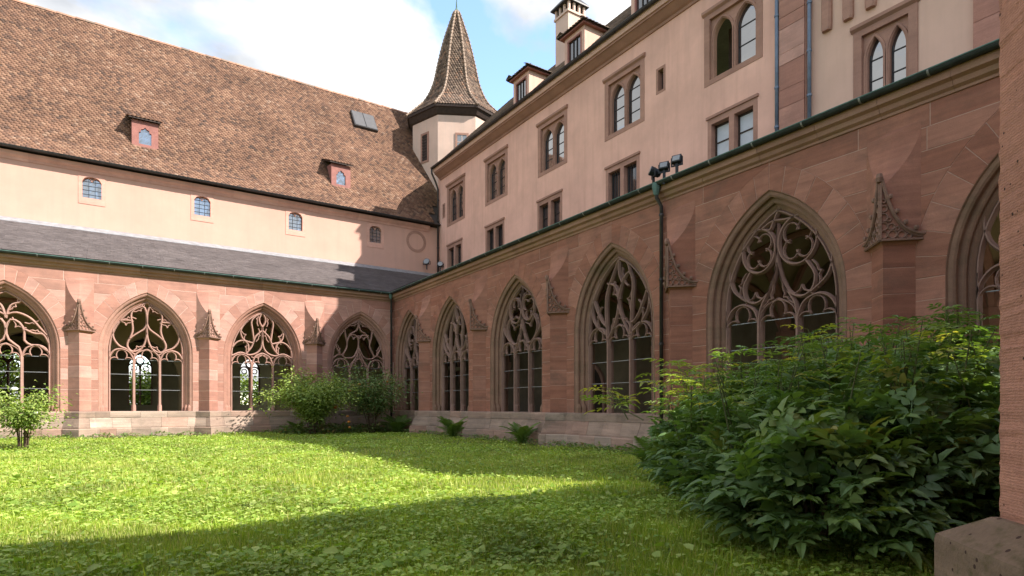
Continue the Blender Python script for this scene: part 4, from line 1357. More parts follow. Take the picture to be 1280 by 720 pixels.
for xd in (-25.2, -20.95, -16.7):
    yf, zb, zt, hw = 0.15, 16.55, 18.0, 0.70
    dm = MB().plate(rect(xd, 2 * hw, zb, zt), [rect(xd, 0.96, zb + 0.1, zt - 0.22)], yf, yf + 0.1).build('dormer', M['eave_paint'], house)
    MB().box(xd - 0.49, xd + 0.49, yf + 0.07, yf + 0.09, zb + 0.05, zt - 0.2).build('pane', M['glass'], dm)
    MB().plate(rect(xd, 1.0, zb + 0.06, zt - 0.18), [rect(xd, 0.84, zb + 0.14, zt - 0.26)], yf - 0.012, yf + 0.06).build('casement', M['dormer_paint'], dm)
    for b in (-0.12, 0.12):
        MB().box(xd + b - 0.015, xd + b + 0.015, yf + 0.03, yf + 0.06, zb + 0.1, zt - 0.2).build('glazing_bar', M['wood_dark'], dm)
    for q in (-1, 1):
        MB().loft([[(xd + q * (hw - 0.06), yf + 0.1, zb), (xd + q * (hw - 0.06), yf + 0.1, zt), (xd + q * (hw - 0.06), yf + 1.5, zt)], [(xd + q * (hw - 0.002), yf + 0.1, zb), (xd + q * (hw - 0.002), yf + 0.1, zt), (xd + q * (hw - 0.002), yf + 1.5, zt)]]).build('dormer_cheek', M['plaster_cream'], dm)
    MB().box(xd - hw - 0.16, xd + hw + 0.16, yf - 0.17, yf + 1.9, zt, zt + 0.07).build('dormer_soffit', M['dormer_paint'], dm)
    e = 0.24
    V = [(xd - hw - e, yf - e, zt + 0.07), (xd + hw + e, yf - e, zt + 0.07), (xd + hw + e, yf + 2.4, zt + 0.07), (xd - hw - e, yf + 2.4, zt + 0.07), (xd, yf + 0.75, zt + 0.62), (xd, yf + 2.4, zt + 0.62)]
    b = MB()
    b.add(V, [(0, 3, 2, 1), (0, 1, 4), (1, 2, 5, 4), (3, 0, 4, 5), (2, 3, 5)])
    rf = b.build('dormer_roof', M['wood_dark'], dm)
    L1 = math.hypot(0.99, 0.55)
    tile_field('dormer_tiles', (xd, yf - e - 0.03, zt + 0.09), (1, 0, 0), (0, 0.99 / L1, 0.55 / L1), 6, 0.17, 0.19, lambda r: (-(hw + e) * (1 - r / 6.5), (hw + e) * (1 - r / 6.5) + 0.02), 'tile_dark', rf)
    for q in (-1, 1):
        L2_ = math.hypot(hw + e, 0.55)
        tile_field('dormer_tiles', (xd + q * (hw + e + 0.03), yf - e, zt + 0.09), (0, q, 0), (-q * (hw + e) / L2_, 0, 0.55 / L2_), 5, 0.17, 0.19,
                   (lambda r: (0.99 * r / 6.0, 2.3)) if q > 0 else (lambda r: (-2.3, -0.99 * r / 6.0)), 'tile_dark', rf)
add_downpipe(house, [(-33.95, -0.62, 16.0), (-33.97, -0.60, 15.75), (-34.05, -0.28, 15.25), (-34.08, -0.12, 14.9), (-34.08, -0.12, 9.4)], 0.06, 'gutter', [(-34.08, -0.12, z) for z in (14.2, 12.9, 11.2)])
ch = MB().box(-26.05, -24.95, 3.0, 4.1, 18.0, 22.2).build('chimney', M['plaster_tower'], house)
MB().box(-26.12, -24.88, 2.93, 4.17, 22.2, 22.32).build('chimney_band', M['plaster_tower'], ch)
for q in range(4):
    for yy in (2.98, 4.0):
        xx = -26.08 + q * 0.36
        MB().box(xx, xx + 0.12, yy, yy + 0.12, 22.32, 22.75).build('chimney_post', M['plaster_tower'], ch)
for yy in (3.32, 3.66):
    for xx in (-26.08, -25.0):
        MB().box(xx, xx + 0.12, yy, yy + 0.12, 22.32, 22.75).build('chimney_post', M['plaster_tower'], ch)
MB().box(-25.9, -25.1, 3.15, 3.95, 22.32, 22.74).build('flue', M['black'], ch)
MB().loft([[(-26.25, 2.8, 22.75), (-24.75, 2.8, 22.75), (-24.75, 4.3, 22.75), (-26.25, 4.3, 22.75)], [(-26.25, 2.8, 22.82), (-24.75, 2.8, 22.82), (-24.75, 4.3, 22.82), (-26.25, 4.3, 22.82)], [(-25.9, 3.15, 23.25), (-25.1, 3.15, 23.25), (-25.1, 3.95, 23.25), (-25.9, 3.95, 23.25)], [(-25.6, 3.45, 23.4), (-25.4, 3.45, 23.4), (-25.4, 3.65, 23.4), (-25.6, 3.65, 23.4)]]).build('chimney_cap', M['gutter'], ch)

# ------------------------------------------------------------------ cream chapel wall at the far right
chapel = empty('chapel_building', 'cream plastered wall with stone pilasters and blind tracery at the top right', 'building', (17.0, 0, 0), R_(-90))
MB().plate([(-10.92, 7.0), (4.0, 7.0), (4.0, 16.0), (-10.92, 16.0)], [rect(-7.87, 1.60, 9.3, 11.56)], 0.02, 0.5).build('wall', M['plaster_cream'], chapel)
twin_lancet(chapel, -7.87, 9.3, 11.56, 1.60, bars=2)
z = 8.8
while z < 15.9:
    h = random.choice((0.35, 0.55, 0.75))
    z2 = min(16.0, z + h)
    MB().stone([(-10.82, z + 0.004), (-10.02, z + 0.004), (-10.02, z2 - 0.004), (-10.82, z2 - 0.004)], -0.12 + random.uniform(-0.004, 0.004), 0.02).build('pilaster_block', M['sand'], chapel)
    MB().stone([(-5.86, z + 0.004), (-4.2, z + 0.004), (-4.2, z2 - 0.004), (-5.86, z2 - 0.004)], -0.10 + random.uniform(-0.004, 0.004), 0.02).build('pilaster_block', M['sand'], chapel)
    z = z2
for xx in (-10.02, -9.93):
    MB().tube([(xx, -0.03, 8.8), (xx, -0.03, 15.9)], 0.05, 8).build('pilaster_shaft', M['trim'], chapel)
for c in (-9.40, -8.80, -8.20):
    b = MB()
    b.loft([[(c - w, 0.02, zz), (c - w, -0.06, zz), (c - w + 0.05, -0.12, zz), (c + w - 0.05, -0.12, zz), (c + w, -0.06, zz), (c + w, 0.02, zz)] for zz, w in ((11.98, 0.12), (12.06, 0.14), (15.9, 0.14))])
    b.build('blind_tracery_pendant', M['window_stone'], chapel)
for c in (-9.68, -9.10, -8.50):
    MB().sweep(lancet(c, 0.46, 12.6, 13.4, 0.4), [(-0.04, -0.05), (0.04, -0.05), (0.04, 0.019), (-0.04, 0.019)]).build('blind_arch', M['window_stone'], chapel)
add_downpipe(chapel, [(-10.90, -0.12, 16.0), (-10.90, -0.12, 8.9)], 0.055, 'zinc', [(-10.90, -0.12, z) for z in (13.2, 11.0, 9.8)])
add_downpipe(chapel, [(-9.84, -0.16, 16.0), (-9.84, -0.16, 8.9)], 0.055, 'zinc', [(-9.84, -0.16, z) for z in (13.0, 11.6, 10.3)])
MB().loft([[(xx, -0.4, 16.0), (xx, 7.0, 20.0), (xx, 12.0, 16.0)] for xx in (-10.85, 4.0)]).build('roof', M['tile_dark'], chapel)

# ------------------------------------------------------------------ stair tower
TC = (20.35, 38.1)
tower = empty('stair_tower', 'octagonal plastered stair tower with a flared tiled spire in the corner', 'tower', (TC[0], TC[1], 0))
TH0 = 28.0


def oct_pt(inr, k, z, off=22.5):
    th = R_(TH0 + 45 * k + off)
    r = inr / math.cos(R_(22.5))
    return (-r * math.sin(th), -r * math.cos(th), z)


MB().loft([[oct_pt(3.02, k, z) for k in range(8)] for z in (8.0, 20.9)]).build('wall', M['plaster_tower'], tower)
MB().loft([[oct_pt(r, k, z) for k in range(8)] for r, z in ((3.03, 20.62), (3.12, 20.70), (3.30, 21.03), (3.38, 21.05), (3.40, 21.2), (3.0, 21.3))]).build('eave_soffit', M['wood_dark'], tower)
prof = smooth_path([(3.42, 21.2), (2.72, 21.95), (2.10, 22.7), (1.60, 23.9), (1.28, 25.4), (0.86, 27.2), (0.17, 29.45)], 5)
spire = MB().loft([[oct_pt(max(0.03, r - 0.03), k, z - 0.02) for k in range(8)] for r, z in prof]).build('spire', M['tile_dark'], tower)
dists = [0.0]
for a, b in zip(prof[:-1], prof[1:]):
    dists.append(dists[-1] + math.hypot(b[0] - a[0], b[1] - a[1]))


def prof_at(s):
    for k in range(len(dists) - 1):
        if s <= dists[k + 1]:
            u = (s - dists[k]) / (dists[k + 1] - dists[k])
            a, b = prof[k], prof[k + 1]
            L = dists[k + 1] - dists[k]
            return a[0] + (b[0] - a[0]) * u, a[1] + (b[1] - a[1]) * u, (b[0] - a[0]) / L, (b[1] - a[1]) / L
    return prof[-1][0], prof[-1][1], 0, 1


tv, tf = tile_template(0.088, 0.34, 0.036, 0.018)
locs, mats, rn = [], [], []
s = 0.0
row = 0
while s < dists[-1] - 0.15:
    r, z, dr, dz = prof_at(s)
    hw = r * math.tan(R_(22.5))
    for k in range(8):
        th = R_(TH0 + 45 * k)
        nrm = np.array((-math.sin(th), -math.cos(th), 0))
        uu = np.cross(np.array((0, 0, 1.0)), nrm)
        vv = nrm * dr + np.array((0, 0, dz))
        nn = np.cross(uu, vv)
        x = -hw + (0.09 if row % 2 else 0.0)
        while x <= hw:
            locs.append(nrm * r + uu * (x + random.uniform(-0.008, 0.008)) + np.array((0, 0, z)))
            mats.append(np.stack([uu, vv, nn], axis=1))
            rn.append(random.random())
            x += 0.18
    s += 0.155
    row += 1
o = scatter('spire_tiles', tv, tf, np.array(mats), np.array(locs), np.array(rn), M['tile_spire'], spire)
o['kind'] = 'stuff'
hips = MB()
for k in range(8):
    s = 0.0
    while s < dists[-1] - 0.1:
        r, z, dr, dz = prof_at(s)
        r2, z2, _, _ = prof_at(min(dists[-1], s + 0.34))
        hips.tube([oct_pt(r + 0.02, k, z + 0.02), oct_pt(r2 + 0.0, k, z2 + 0.02)], [0.085, 0.065], 6)
        s += 0.30
o = hips.build('hip_tiles', M['hip'], spire)
o['kind'] = 'stuff'
MB().loft([[(k * math.cos(a), k * math.sin(a), z) for a in [R_(45 * i) for i in range(8)]] for z, k in ((29.1, 0.27), (29.45, 0.20), (29.75, 0.07), (30.2, 0.05))]).build('finial_cap', M['verdigris'], tower)
MB().tube([(0, 0, 30.1), (0.03, 0, 30.8), (0.0, 0, 32.4)], 0.035, 6).build('lightning_rod', M['verdigris'], tower)


def tower_window(k, dx, zc, w, h, glass, louvre=False):
    th = R_(TH0 + 45 * k)
    nrm = Vector((-math.sin(th), -math.cos(th), 0))
    u = Vector((0, 0, 1)).cross(nrm)
    P = lambda x, out, z: tuple(nrm * (3.02 + out) + u * (dx + x) + Vector((0, 0, z)))
    b = MB()
    for x0, x1, z0, z1 in ((-w / 2 - 0.13, -w / 2, zc - h / 2, zc + h / 2), (w / 2, w / 2 + 0.13, zc - h / 2, zc + h / 2), (-w / 2 - 0.13, w / 2 + 0.13, zc + h / 2, zc + h / 2 + 0.14), (-w / 2 - 0.13, w / 2 + 0.13, zc - h / 2 - 0.12, zc - h / 2)):
        b.loft([[P(x0, q, z0), P(x1, q, z0), P(x1, q, z1), P(x0, q, z1)] for q in (-0.01, 0.05)])
    win = b.build('window', M['window_stone'], tower)
    b = MB()
    b.loft([[P(-w / 2, q, zc - h / 2), P(w / 2, q, zc - h / 2), P(w / 2, q, zc + h / 2), P(-w / 2, q, zc + h / 2)] for q in (-0.01, 0.008)])
    b.build('pane', M[glass], win)
    if louvre:
        for i in range(9):
            z = zc - h / 2 + h * (i + 0.5) / 9
            MB().loft([[P(-w / 2, q, z - 0.05 + dz_), P(w / 2, q, z - 0.05 + dz_), P(w / 2, q, z + 0.02 + dz_), P(-w / 2, q, z + 0.02 + dz_)] for q, dz_ in ((0.005, 0.05), (0.04, 0.0))]).build('louvre_slat', M['wood_dark'], win)
    else:
        MB().loft([[P(-0.02, q, zc - h / 2), P(0.02, q, zc - h / 2), P(0.02, q, zc + h / 2), P(-0.02, q, zc + h / 2)] for q in (0.008, 0.03)]).build('glazing_bar', M['plaster_tower'], win)
        MB().loft([[P(-w / 2, q, zc - 0.02), P(w / 2, q, zc - 0.02), P(w / 2, q, zc + 0.02), P(-w / 2, q, zc + 0.02)] for q in (0.008, 0.028)]).build('glazing_bar', M['plaster_tower'], win)


tower_window(1, 0.0, 18.75, 0.52, 1.75, 'wood_dark', True)
tower_window(0, 0.35, 18.85, 0.62, 0.95, 'leaded')

# ------------------------------------------------------------------ floodlights


def floodlight(label, loc, aim, kind, size=0.30):
    e = empty('floodlight', label, 'floodlight', loc, math.atan2(aim[1], aim[0]), 'floodlights on the walls')
    MB().box(-0.03, 0.03, -0.03, 0.03, -0.46, -0.10).build('bracket', M['black'], e)
    y_ = MB()
    y_.box(-0.02, 0.02, -size / 2 - 0.03, -size / 2 - 0.005, -0.14, 0.06).box(-0.02, 0.02, size / 2 + 0.005, size / 2 + 0.03, -0.14, 0.06).box(-0.02, 0.02, -size / 2 - 0.03, size / 2 + 0.03, -0.16, -0.13)
    y_.build('yoke', M['black'], e)
    t = 0.35
    ca, sa = math.cos(t), math.sin(t)
    tr = lambda x, y, z: (x * ca - z * sa * -1 * -1, y, x * sa + z * ca)
    h = MB()
    if kind == 'round':
        ringf = lambda x, r: [tr(x, r * math.cos(a), r * math.sin(a)) for a in [R_(30 * i) for i in range(12)]]
        h.loft([ringf(-0.20, 0.06), ringf(-0.16, 0.10), ringf(0.06, size / 2), ringf(0.10, size / 2)])
        h.build('housing', M['black'], e)
        MB().loft([ringf(0.098, size / 2 - 0.02), ringf(0.112, size / 2 - 0.03)]).build('lens', M['lens'], e)
    else:
        sq = lambda x, a, b: [tr(x, -a, -b), tr(x, a, -b), tr(x, a, b), tr(x, -a, b)]
        h.loft([sq(-0.14, size * 0.3, size * 0.25), sq(-0.02, size / 2, size * 0.42), sq(0.06, size / 2, size * 0.42)])
        h.build('housing', M['black'], e)
        MB().loft([sq(0.058, size / 2 - 0.025, size * 0.42 - 0.025), sq(0.072, size / 2 - 0.03, size * 0.42 - 0.03)]).build('lens', M['lens'], e)
    return e


floodlight('round black floodlight on the gutter of the right wing, left of two square ones', (11.80, 11.15, 7.42), (-0.8, 0.5), 'round', 0.24)
floodlight('square black floodlight between the round one and the topmost one on the gutter', (11.80, 10.78, 7.44), (-0.85, -0.4), 'square', 0.24)
floodlight('rightmost and highest square black floodlight on the gutter of the right wing', (11.80, 10.36, 7.47), (-0.9, -0.35), 'square', 0.24)
floodlight('black floodlight on the peach wall below the stone ring', (16.05, 33.95, 10.18), (-0.7, -0.7), 'round', 0.42)
floodlight('small dark floodlight at the foot of the downpipe in the upper corner', (16.8, 33.6, 10.05), (-0.5, -0.8), 'round', 0.36)
# ------------------------------------------------------------------ planting


def leaflet(base, ang, ln, wd, fold=0.25, droop=0.25):
    d = np.array((math.sin(ang), math.cos(ang), 0.0))
    p = np.array((d[1], -d[0], 0.0))
    b = np.array(base, float)
    up = np.array((0, 0, 1.0))
    mk = lambda t, s, h: b + d * ln * t + p * wd * s + up * (h - droop * ln * t * t)
    v = [mk(0, 0, 0), mk(.32, -.5, fold * wd), mk(.7, -.36, fold * wd * .7), mk(.5, 0, 0), mk(.7, .36, fold * wd * .7), mk(.32, .5, fold * wd), mk(1, 0, 0)]
    f = [(0, 1, 3), (3, 1, 2), (3, 2, 6), (0, 3, 5), (3, 4, 5), (3, 6, 4)]
    return v, f


def compound(pairs, ln, wd, rach, droop):
    V, Fc = [], []
    dz = lambda y: -droop * y * y / rach
    def add(v, f):
        b = len(V)
        V.extend(v)
        Fc.extend([tuple(i + b for i in t) for t in f])
    for k in range(pairs):
        y = rach * (0.30 + 0.62 * k / max(1, pairs - 1)) if pairs > 1 else rach * 0.5
        sc = 1.0 - 0.18 * abs(k - 1)
        for sg in (-1, 1):
            v, f = leaflet((sg * 0.01, y, dz(y)), sg * R_(random.uniform(48, 68)), ln * sc * random.uniform(0.85, 1.1), wd * sc * random.uniform(0.85, 1.1), random.uniform(0.1, 0.3), random.uniform(0.05, 0.4))
            add(v, f)
    v, f = leaflet((0, rach, dz(rach)), random.uniform(-.2, .2), ln * 1.1, wd, 0.22, 0.5)
    add(v, f)
    for a, b in ((0, .5), (.5, 1)):
        ya, yb = rach * a, rach * b
        add([np.array((-.006, ya, dz(ya))), np.array((.006, ya, dz(ya))), np.array((.005, yb, dz(yb))), np.array((-.005, yb, dz(yb)))], [(0, 1, 2), (0, 2, 3)])
    return np.array(V), np.array(Fc, int)


def tri_mesh(name, V, Fc, mat):
    me = bpy.data.meshes.new(name)
    me.from_pydata([tuple(v) for v in V], [], [tuple(int(i) for i in f) for f in Fc])
    me.materials.append(mat)
    me.update()
    return me


def cam_space(P):
    d = P[:, 0] * FX + P[:, 1] * FY
    r = P[:, 0] * FY - P[:, 1] * FX
    return r / np.maximum(d, 0.01), d


# --- large shrub with pinnate leaves in the right foreground
shrub = empty('shrub', 'large dark green shrub with pinnate leaves in front of the right cloister wing', 'shrub', (6.6, 4.6, 0))
SO = np.array((6.6, 4.6, 0.0))
LV = [compound(3, 0.18, 0.105, 0.36, 0.10) for _ in range(5)]
LVM = [tri_mesh('leaf', v, f, M['leaf_dark']) for v, f in LV]
mounds = [((5.35, 3.05), 0.95, 1.0), ((6.2, 4.0), 1.05, 1.25), ((7.3, 5.25), 1.15, 1.4), ((8.3, 6.5), 1.1, 1.3), ((6.5, 2.85), 1.1, 1.35), ((7.6, 4.2), 1.25, 1.65), ((9.1, 5.6), 1.3, 1.75), ((7.7, 2.7), 1.1, 1.6), ((8.7, 4.3), 1.1, 1.95), ((9.4, 3.5), 1.2, 1.7), ((10.1, 5.4), 1.2, 1.9), ((8.4, 3.2), 0.9, 1.9)]
pos, dirs, ups = [], [], []
for (mx, my), mr, mh in mounds:
    n = int(680 * mr * mr)
    for _ in range(n):
        a = random.uniform(0, 2 * math.pi)
        cz_ = random.uniform(-0.05, 1.0)
        q = random.choice((1.0, 1.0, 0.85, 0.68)) * random.uniform(0.9, 1.07)
        sr = math.sqrt(max(0, 1 - max(cz_, 0) ** 2))
        out = np.array((sr * math.cos(a), sr * math.sin(a), max(cz_, 0.0)))
        P = np.array((mx + mr * q * out[0], my + mr * q * out[1], 0.12 + mh * q * max(cz_, 0) + (random.uniform(0, 0.4) if cz_ < 0.1 else 0)))
        inside = False
        for (ox, oy), orr, oh in mounds:
            if (ox, oy) != (mx, my):
                dd = math.sqrt(((P[0] - ox) / orr) ** 2 + ((P[1] - oy) / orr) ** 2 + ((P[2] - .12) / oh) ** 2)
                if dd < 0.6:
                    inside = True
        if inside or P[0] > 11.3 or (P[1] < 1.35 and P[0] < 4.6):
            continue
        d = np.array((out[0], out[1], 0.2 + 0.5 * out[2])) + np.array([random.uniform(-.8, .8) for _ in range(3)]) * np.array((1, 1, .55))
        u = np.array((out[0] * .35, out[1] * .35, 1.0)) + np.array([random.uniform(-.25, .25) for _ in range(3)])
        pos.append(P - d / np.linalg.norm(d) * 0.25)
        dirs.append(d)
        ups.append(u)
pos, dirs, ups = np.array(pos), np.array(dirs), np.array(ups)
scl = rng.uniform(0.42, 0.98, len(pos))
Ms = frames(dirs, ups, scl)
s_, d_ = cam_space(pos)
face = -(dirs[:, 0] * FX + dirs[:, 1] * FY)
score = d_ - 1.2 * face
order = np.argsort(score)
vis = [i for i in order if -0.05 < s_[i] < 0.84 and d_[i] > 2.6]
picked = set(vis[:300])
for i in sorted(picked):
    k = i % 5
    lf = bpy.data.objects.new('leaf', LVM[k])
    COL.objects.link(lf)
    lf.parent = shrub
    lf.matrix_local = Matrix.Translation(Vector(pos[i] - SO)) @ Matrix(Ms[i].tolist()).to_4x4()
rest = np.array([i for i in range(len(pos)) if i not in picked])
for k in range(5):
    sel = rest[rest % 5 == k]
    o = scatter('foliage', LV[k][0], LV[k][1], Ms[sel], pos[sel] - SO, rng.random(len(sel)), M['leaf_dark'], shrub)
    o['kind'] = 'stuff'
for (mx, my), mr, mh in mounds:
    for _ in range(4):
        a, q = random.uniform(0, 6.28), random.uniform(0.2, 0.8)
        ex, ey = mx + mr * q * math.cos(a), my + mr * q * math.sin(a)
        MB().tube([(mx - SO[0], my - SO[1], -0.1), ((mx + ex) / 2 - SO[0], (my + ey) / 2 - SO[1], mh * 0.5), (ex - SO[0], ey - SO[1], mh * (1 - q * q * 0.5) * 0.95)], [0.022, 0.016, 0.007], 5).build('stem', M['bark'], shrub)
# upright shoots carrying young leaves
LY_ = [compound(3, 0.15, 0.05, 0.34, 0.2) for _ in range(3)]
young = {'leaf_young': ([], [], []), 'leaf_mid': ([], [], []), 'leaf_dark': ([], [], [])}
shoots = [((8.15, 8.35), 1.0, (8.1, 8.9), 1.62, 1), ((8.1, 7.9), 1.0, (7.6, 8.8), 1.42, 1), ((8.3, 7.8), 1.1, (8.8, 8.3), 1.9, 1), ((8.6, 7.3), 1.3, (8.7, 7.6), 2.05, 1), ((8.5, 6.9), 1.4, (8.4, 7.4), 2.0, 1)]
for _ in range(150):
    (mx, my), mr, mh = random.choice(mounds[1:])
    a, q = random.uniform(0, 6.28), random.uniform(0, 0.75)
    bx_, by_ = mx + mr * q * math.cos(a), my + mr * q * math.sin(a)
    zt_ = mh * math.sqrt(1 - q * q)
    sh_ = random.uniform(0.3, 0.75)
    shoots.append(((bx_, by_), zt_ * 0.8, (bx_ + random.uniform(-.25, .25), by_ + random.uniform(-.25, .25)), min(zt_ + sh_, 2.4), random.choice((1, 2, 2, 2, 0))))
for (bx_, by_), bz, (ex, ey), ez, yg in shoots:
    key = ('leaf_dark', 'leaf_young', 'leaf_mid')[yg]
    MB().tube([(bx_ - SO[0], by_ - SO[1], bz), ((bx_ + ex) / 2 - SO[0], (by_ + ey) / 2 - SO[1], (bz + ez) / 2 + 0.05), (ex - SO[0], ey - SO[1], ez)], [0.012, 0.009, 0.005], 5).build('shoot', M['cane'], shrub)
    n = random.randint(7, 10)
    for k in range(n):
        t = 0.45 + 0.55 * k / (n - 1)
        a = k * 2.4 + random.uniform(-.4, .4)
        d = np.array((math.cos(a), math.sin(a), random.uniform(0.0, 0.5)))
        P = np.array((bx_ + (ex - bx_) * t, by_ + (ey - by_) * t, bz + (ez - bz) * t))
        young[key][0].append(P - SO)
        young[key][1].append(d)
        young[key][2].append(random.uniform(0.55, 0.95) * (1.45 if shoots.index(((bx_, by_), bz, (ex, ey), ez, yg)) < 5 else 1.0))
for key, (pp, dd, sc) in young.items():
    pp, dd = np.array(pp), np.array(dd)
    mm = frames(dd, np.tile(np.array((0, 0, 1.0)), (len(dd), 1)) + rng.normal(0, .2, (len(dd), 3)), np.array(sc))
    for k in range(3):
        sel = np.arange(len(pp)) % 3 == k
        o = scatter('young_foliage' if key != 'leaf_dark' else 'shoot_foliage', LY_[k][0], LY_[k][1], mm[sel], pp[sel], rng.random(sel.sum()), M[key], shrub)
        o['kind'] = 'stuff'


def simple_leaf(ln=1.0, wd=0.5):
    v, f = leaflet((0, 0, 0), 0.0, ln, wd, 0.2, 0.3)
    return np.array(v), np.array(f, int)


SLV, SLF = simple_leaf()


def twig_bush(name, label, loc, n_stems, height, spread, leafs, size, mat, stem_mat, arch_=0.4, flowers=(), lean=(0, 0), stem_r=0.014, leaf_from=0.35, group=None, cat='shrub', jig=0.16, base_r=0.12):
    e = empty(name, label, cat, loc, 0, group)
    P, D, S = [], [], []
    for k in range(n_stems):
        a = 2 * math.pi * k / n_stems + random.uniform(-.3, .3)
        sp_ = spread * random.uniform(0.35, 1.0)
        h = height * random.uniform(0.7, 1.0)
        tip = Vector((sp_ * math.cos(a) + lean[0], sp_ * math.sin(a) + lean[1], h * (1 - arch_ * (sp_ / spread) ** 2)))
        mid = Vector((tip.x * 0.38, tip.y * 0.38, h * 0.62))
        pts = smooth_path([(base_r * math.cos(a), base_r * math.sin(a), -0.08), tuple(mid * 0.5 + Vector((0, 0, h * 0.06))), tuple(mid), tuple(tip)], 4)
        MB().tube(pts, [stem_r * (1 - 0.75 * i / (len(pts) - 1)) for i in range(len(pts))], 5).build('stem', M[stem_mat], e)
        m = leafs // n_stems
        for q in range(m):
            t = leaf_from + (1 - leaf_from) * random.random()
            f = t * (len(pts) - 1)
            i = min(int(f), len(pts) - 2)
            p = Vector(pts[i]).lerp(Vector(pts[i + 1]), f - i)
            off = Vector((random.gauss(0, 1), random.gauss(0, 1), random.gauss(0, 0.8))) * jig * (0.6 + t)
            P.append(tuple(p + off))
            D.append((off.x + random.uniform(-.1, .1), off.y + random.uniform(-.1, .1), random.uniform(-.14, .08)))
            S.append(size * random.uniform(0.7, 1.3))
    P, D, S = np.array(P), np.array(D), np.array(S)
    P[:, 2] = np.maximum(P[:, 2], 0.1)
    mm = frames(D, np.tile(np.array((0, 0, 1.0)), (len(D), 1)) + rng.normal(0, .35, (len(D), 3)), S)
    o = scatter('foliage', SLV, SLF, mm, P, rng.random(len(P)), M[mat], e)
    o['kind'] = 'stuff'
    for fx, fy, fz, r, fm in flowers:
        b = MB()
        for k in range(3):
            rr = r * (1 - 0.28 * k)
            b.loft([[(fx + rr * w * math.cos(t + k), fy + rr * w * math.sin(t + k), fz + rr * 0.5 * k + zz * rr) for t in [R_(60 * i) for i in range(6)]] for w, zz in ((0.3, -0.5), (0.9, -0.1), (1.0, 0.3), (0.75, 0.55))], True, False)
        b.build('rose_bloom', M[fm], e)
    return e


twig_bush('arching_shrub', 'pale green arching shrub against the left cloister wing beside the roses', (7.35, 27.4, 0), 32, 3.2, 2.15, 13000, 0.125, 'leaf_spirea', 'bark', 0.5, jig=0.21, leaf_from=0.28)
twig_bush('rose_bush', 'rose bush with red blooms and bare canes in the shaded corner', (10.15, 27.5, 0), 24, 3.2, 2.1, 6500, 0.12, 'leaf_rose', 'bark', 0.25,
          flowers=[(-1.25, -0.55, 1.95, 0.09, 'rose_red'), (-1.95, -0.7, 1.2, 0.10, 'rose_red'), (-0.9, -0.8, 2.25, 0.07, 'rose_amber'), (1.2, -0.5, 2.1, 0.07, 'rose_amber'), (0.4, -0.9, 2.4, 0.06, 'rose_amber'),
                   (-1.45, -1.0, 0.55, 0.08, 'rose_amber'), (-1.4, -0.95, 0.3, 0.07, 'rose_amber'), (-1.5, -1.0, 0.8, 0.07, 'rose_amber')], jig=0.27, leaf_from=0.42)
twig_bush('rose_bush', 'small rose bush with a white bloom standing on the lawn at the left edge', (-2.35, 23.3, 0), 14, 1.85, 1.3, 3000, 0.10, 'leaf_spirea', 'bark', 0.22,
          flowers=[(-0.15, -0.5, 1.75, 0.09, 'rose_white'), (0.35, -0.6, 1.05, 0.06, 'rose_white')], jig=0.15, leaf_from=0.45, stem_r=0.018)


def fern_frond():
    V, Fc = [], []
    n = 15
    for k in range(n):
        t = (k + 1) / n
        y, z = t * 0.92, 0.62 * t - 0.62 * t * t
        ln = 0.26 * math.sin(math.pi * min(1, 0.12 + t * 0.86)) ** 0.8 + 0.015
        for sg in (-1, 1):
            b = len(V)
            V += [(0, y - 0.022, z), (sg * ln * 0.6, y + 0.03, z - 0.03), (sg * ln, y + 0.09, z - 0.07), (sg * ln * 0.55, y + 0.062, z - 0.02), (0, y + 0.024, z)]
            Fc += [(b, b + 1, b + 3), (b + 1, b + 2, b + 3), (b, b + 3, b + 4)]
    return np.array(V), np.array(Fc)


FRM = [tri_mesh('frond', *fern_frond(), M['fern'])]


def fern(label, loc, size, n=13):
    e = empty('fern', label, 'fern', loc, 0, 'ferns along the cloister walls')
    for k in range(n):
        a = 2 * math.pi * k / n + random.uniform(-.2, .2)
        lift = random.uniform(0.45, 1.5)
        fo = bpy.data.objects.new('frond', FRM[0])
        COL.objects.link(fo)
        fo.parent = e
        d = np.array([[math.cos(a), math.sin(a), lift]])
        m = frames(d, np.array([[-math.cos(a) * lift * 0.3, -math.sin(a) * lift * 0.3, 1.0]]), [size * random.uniform(0.75, 1.1)])[0]
        fo.matrix_local = Matrix(m.tolist()).to_4x4()
    return e


fern('fern in the corner at the foot of the rose bush', (11.2, 26.9, 0), 1.15, 16)
fern('fern below the second window of the right wing', (11.25, 21.4, 0), 1.05, 15)
fern('fern against the plinth below the third buttress of the right wing', (11.35, 16.6, 0), 0.9, 14)
fern('fern half hidden at the left edge of the large shrub', (9.3, 8.9, 0), 0.8)
fern('small fern under the arching pale green shrub', (6.9, 28.2, 0), 0.8, 10)

# --- low leafy plants along the shaded corner
P, D, S = [], [], []
for _ in range(1500):
    x, y = random.uniform(6.0, 11.4), random.uniform(27.0, 28.9)
    P.append((x, y, random.uniform(0.02, 0.45) * (0.4 + 0.6 * abs(math.sin(x * 2.1 + y)))))
    D.append((random.gauss(0, 1), random.gauss(0, 1), random.uniform(0, 0.8)))
    S.append(random.uniform(0.10, 0.22))
for _ in range(2200):
    x = random.uniform(-11.0, 7.0)
    P.append((x, random.uniform(28.75, 29.28) - 0.45 * (abs(math.sin(x * 1.7)) > 0.9), random.uniform(0.0, 0.12) * (0.5 + abs(math.sin(x * 3.1)))))
    D.append((random.gauss(0, 1), random.gauss(0, 1), random.uniform(0, 0.9)))
    S.append(random.uniform(0.06, 0.14))
for _ in range(1700):
    y = random.uniform(9.0, 27.5)
    P.append((random.uniform(11.25, 11.75), y, random.uniform(0.0, 0.16)))
    D.append((random.gauss(0, 1), random.gauss(0, 1), random.uniform(0, 0.8)))
    S.append(random.uniform(0.06, 0.14))
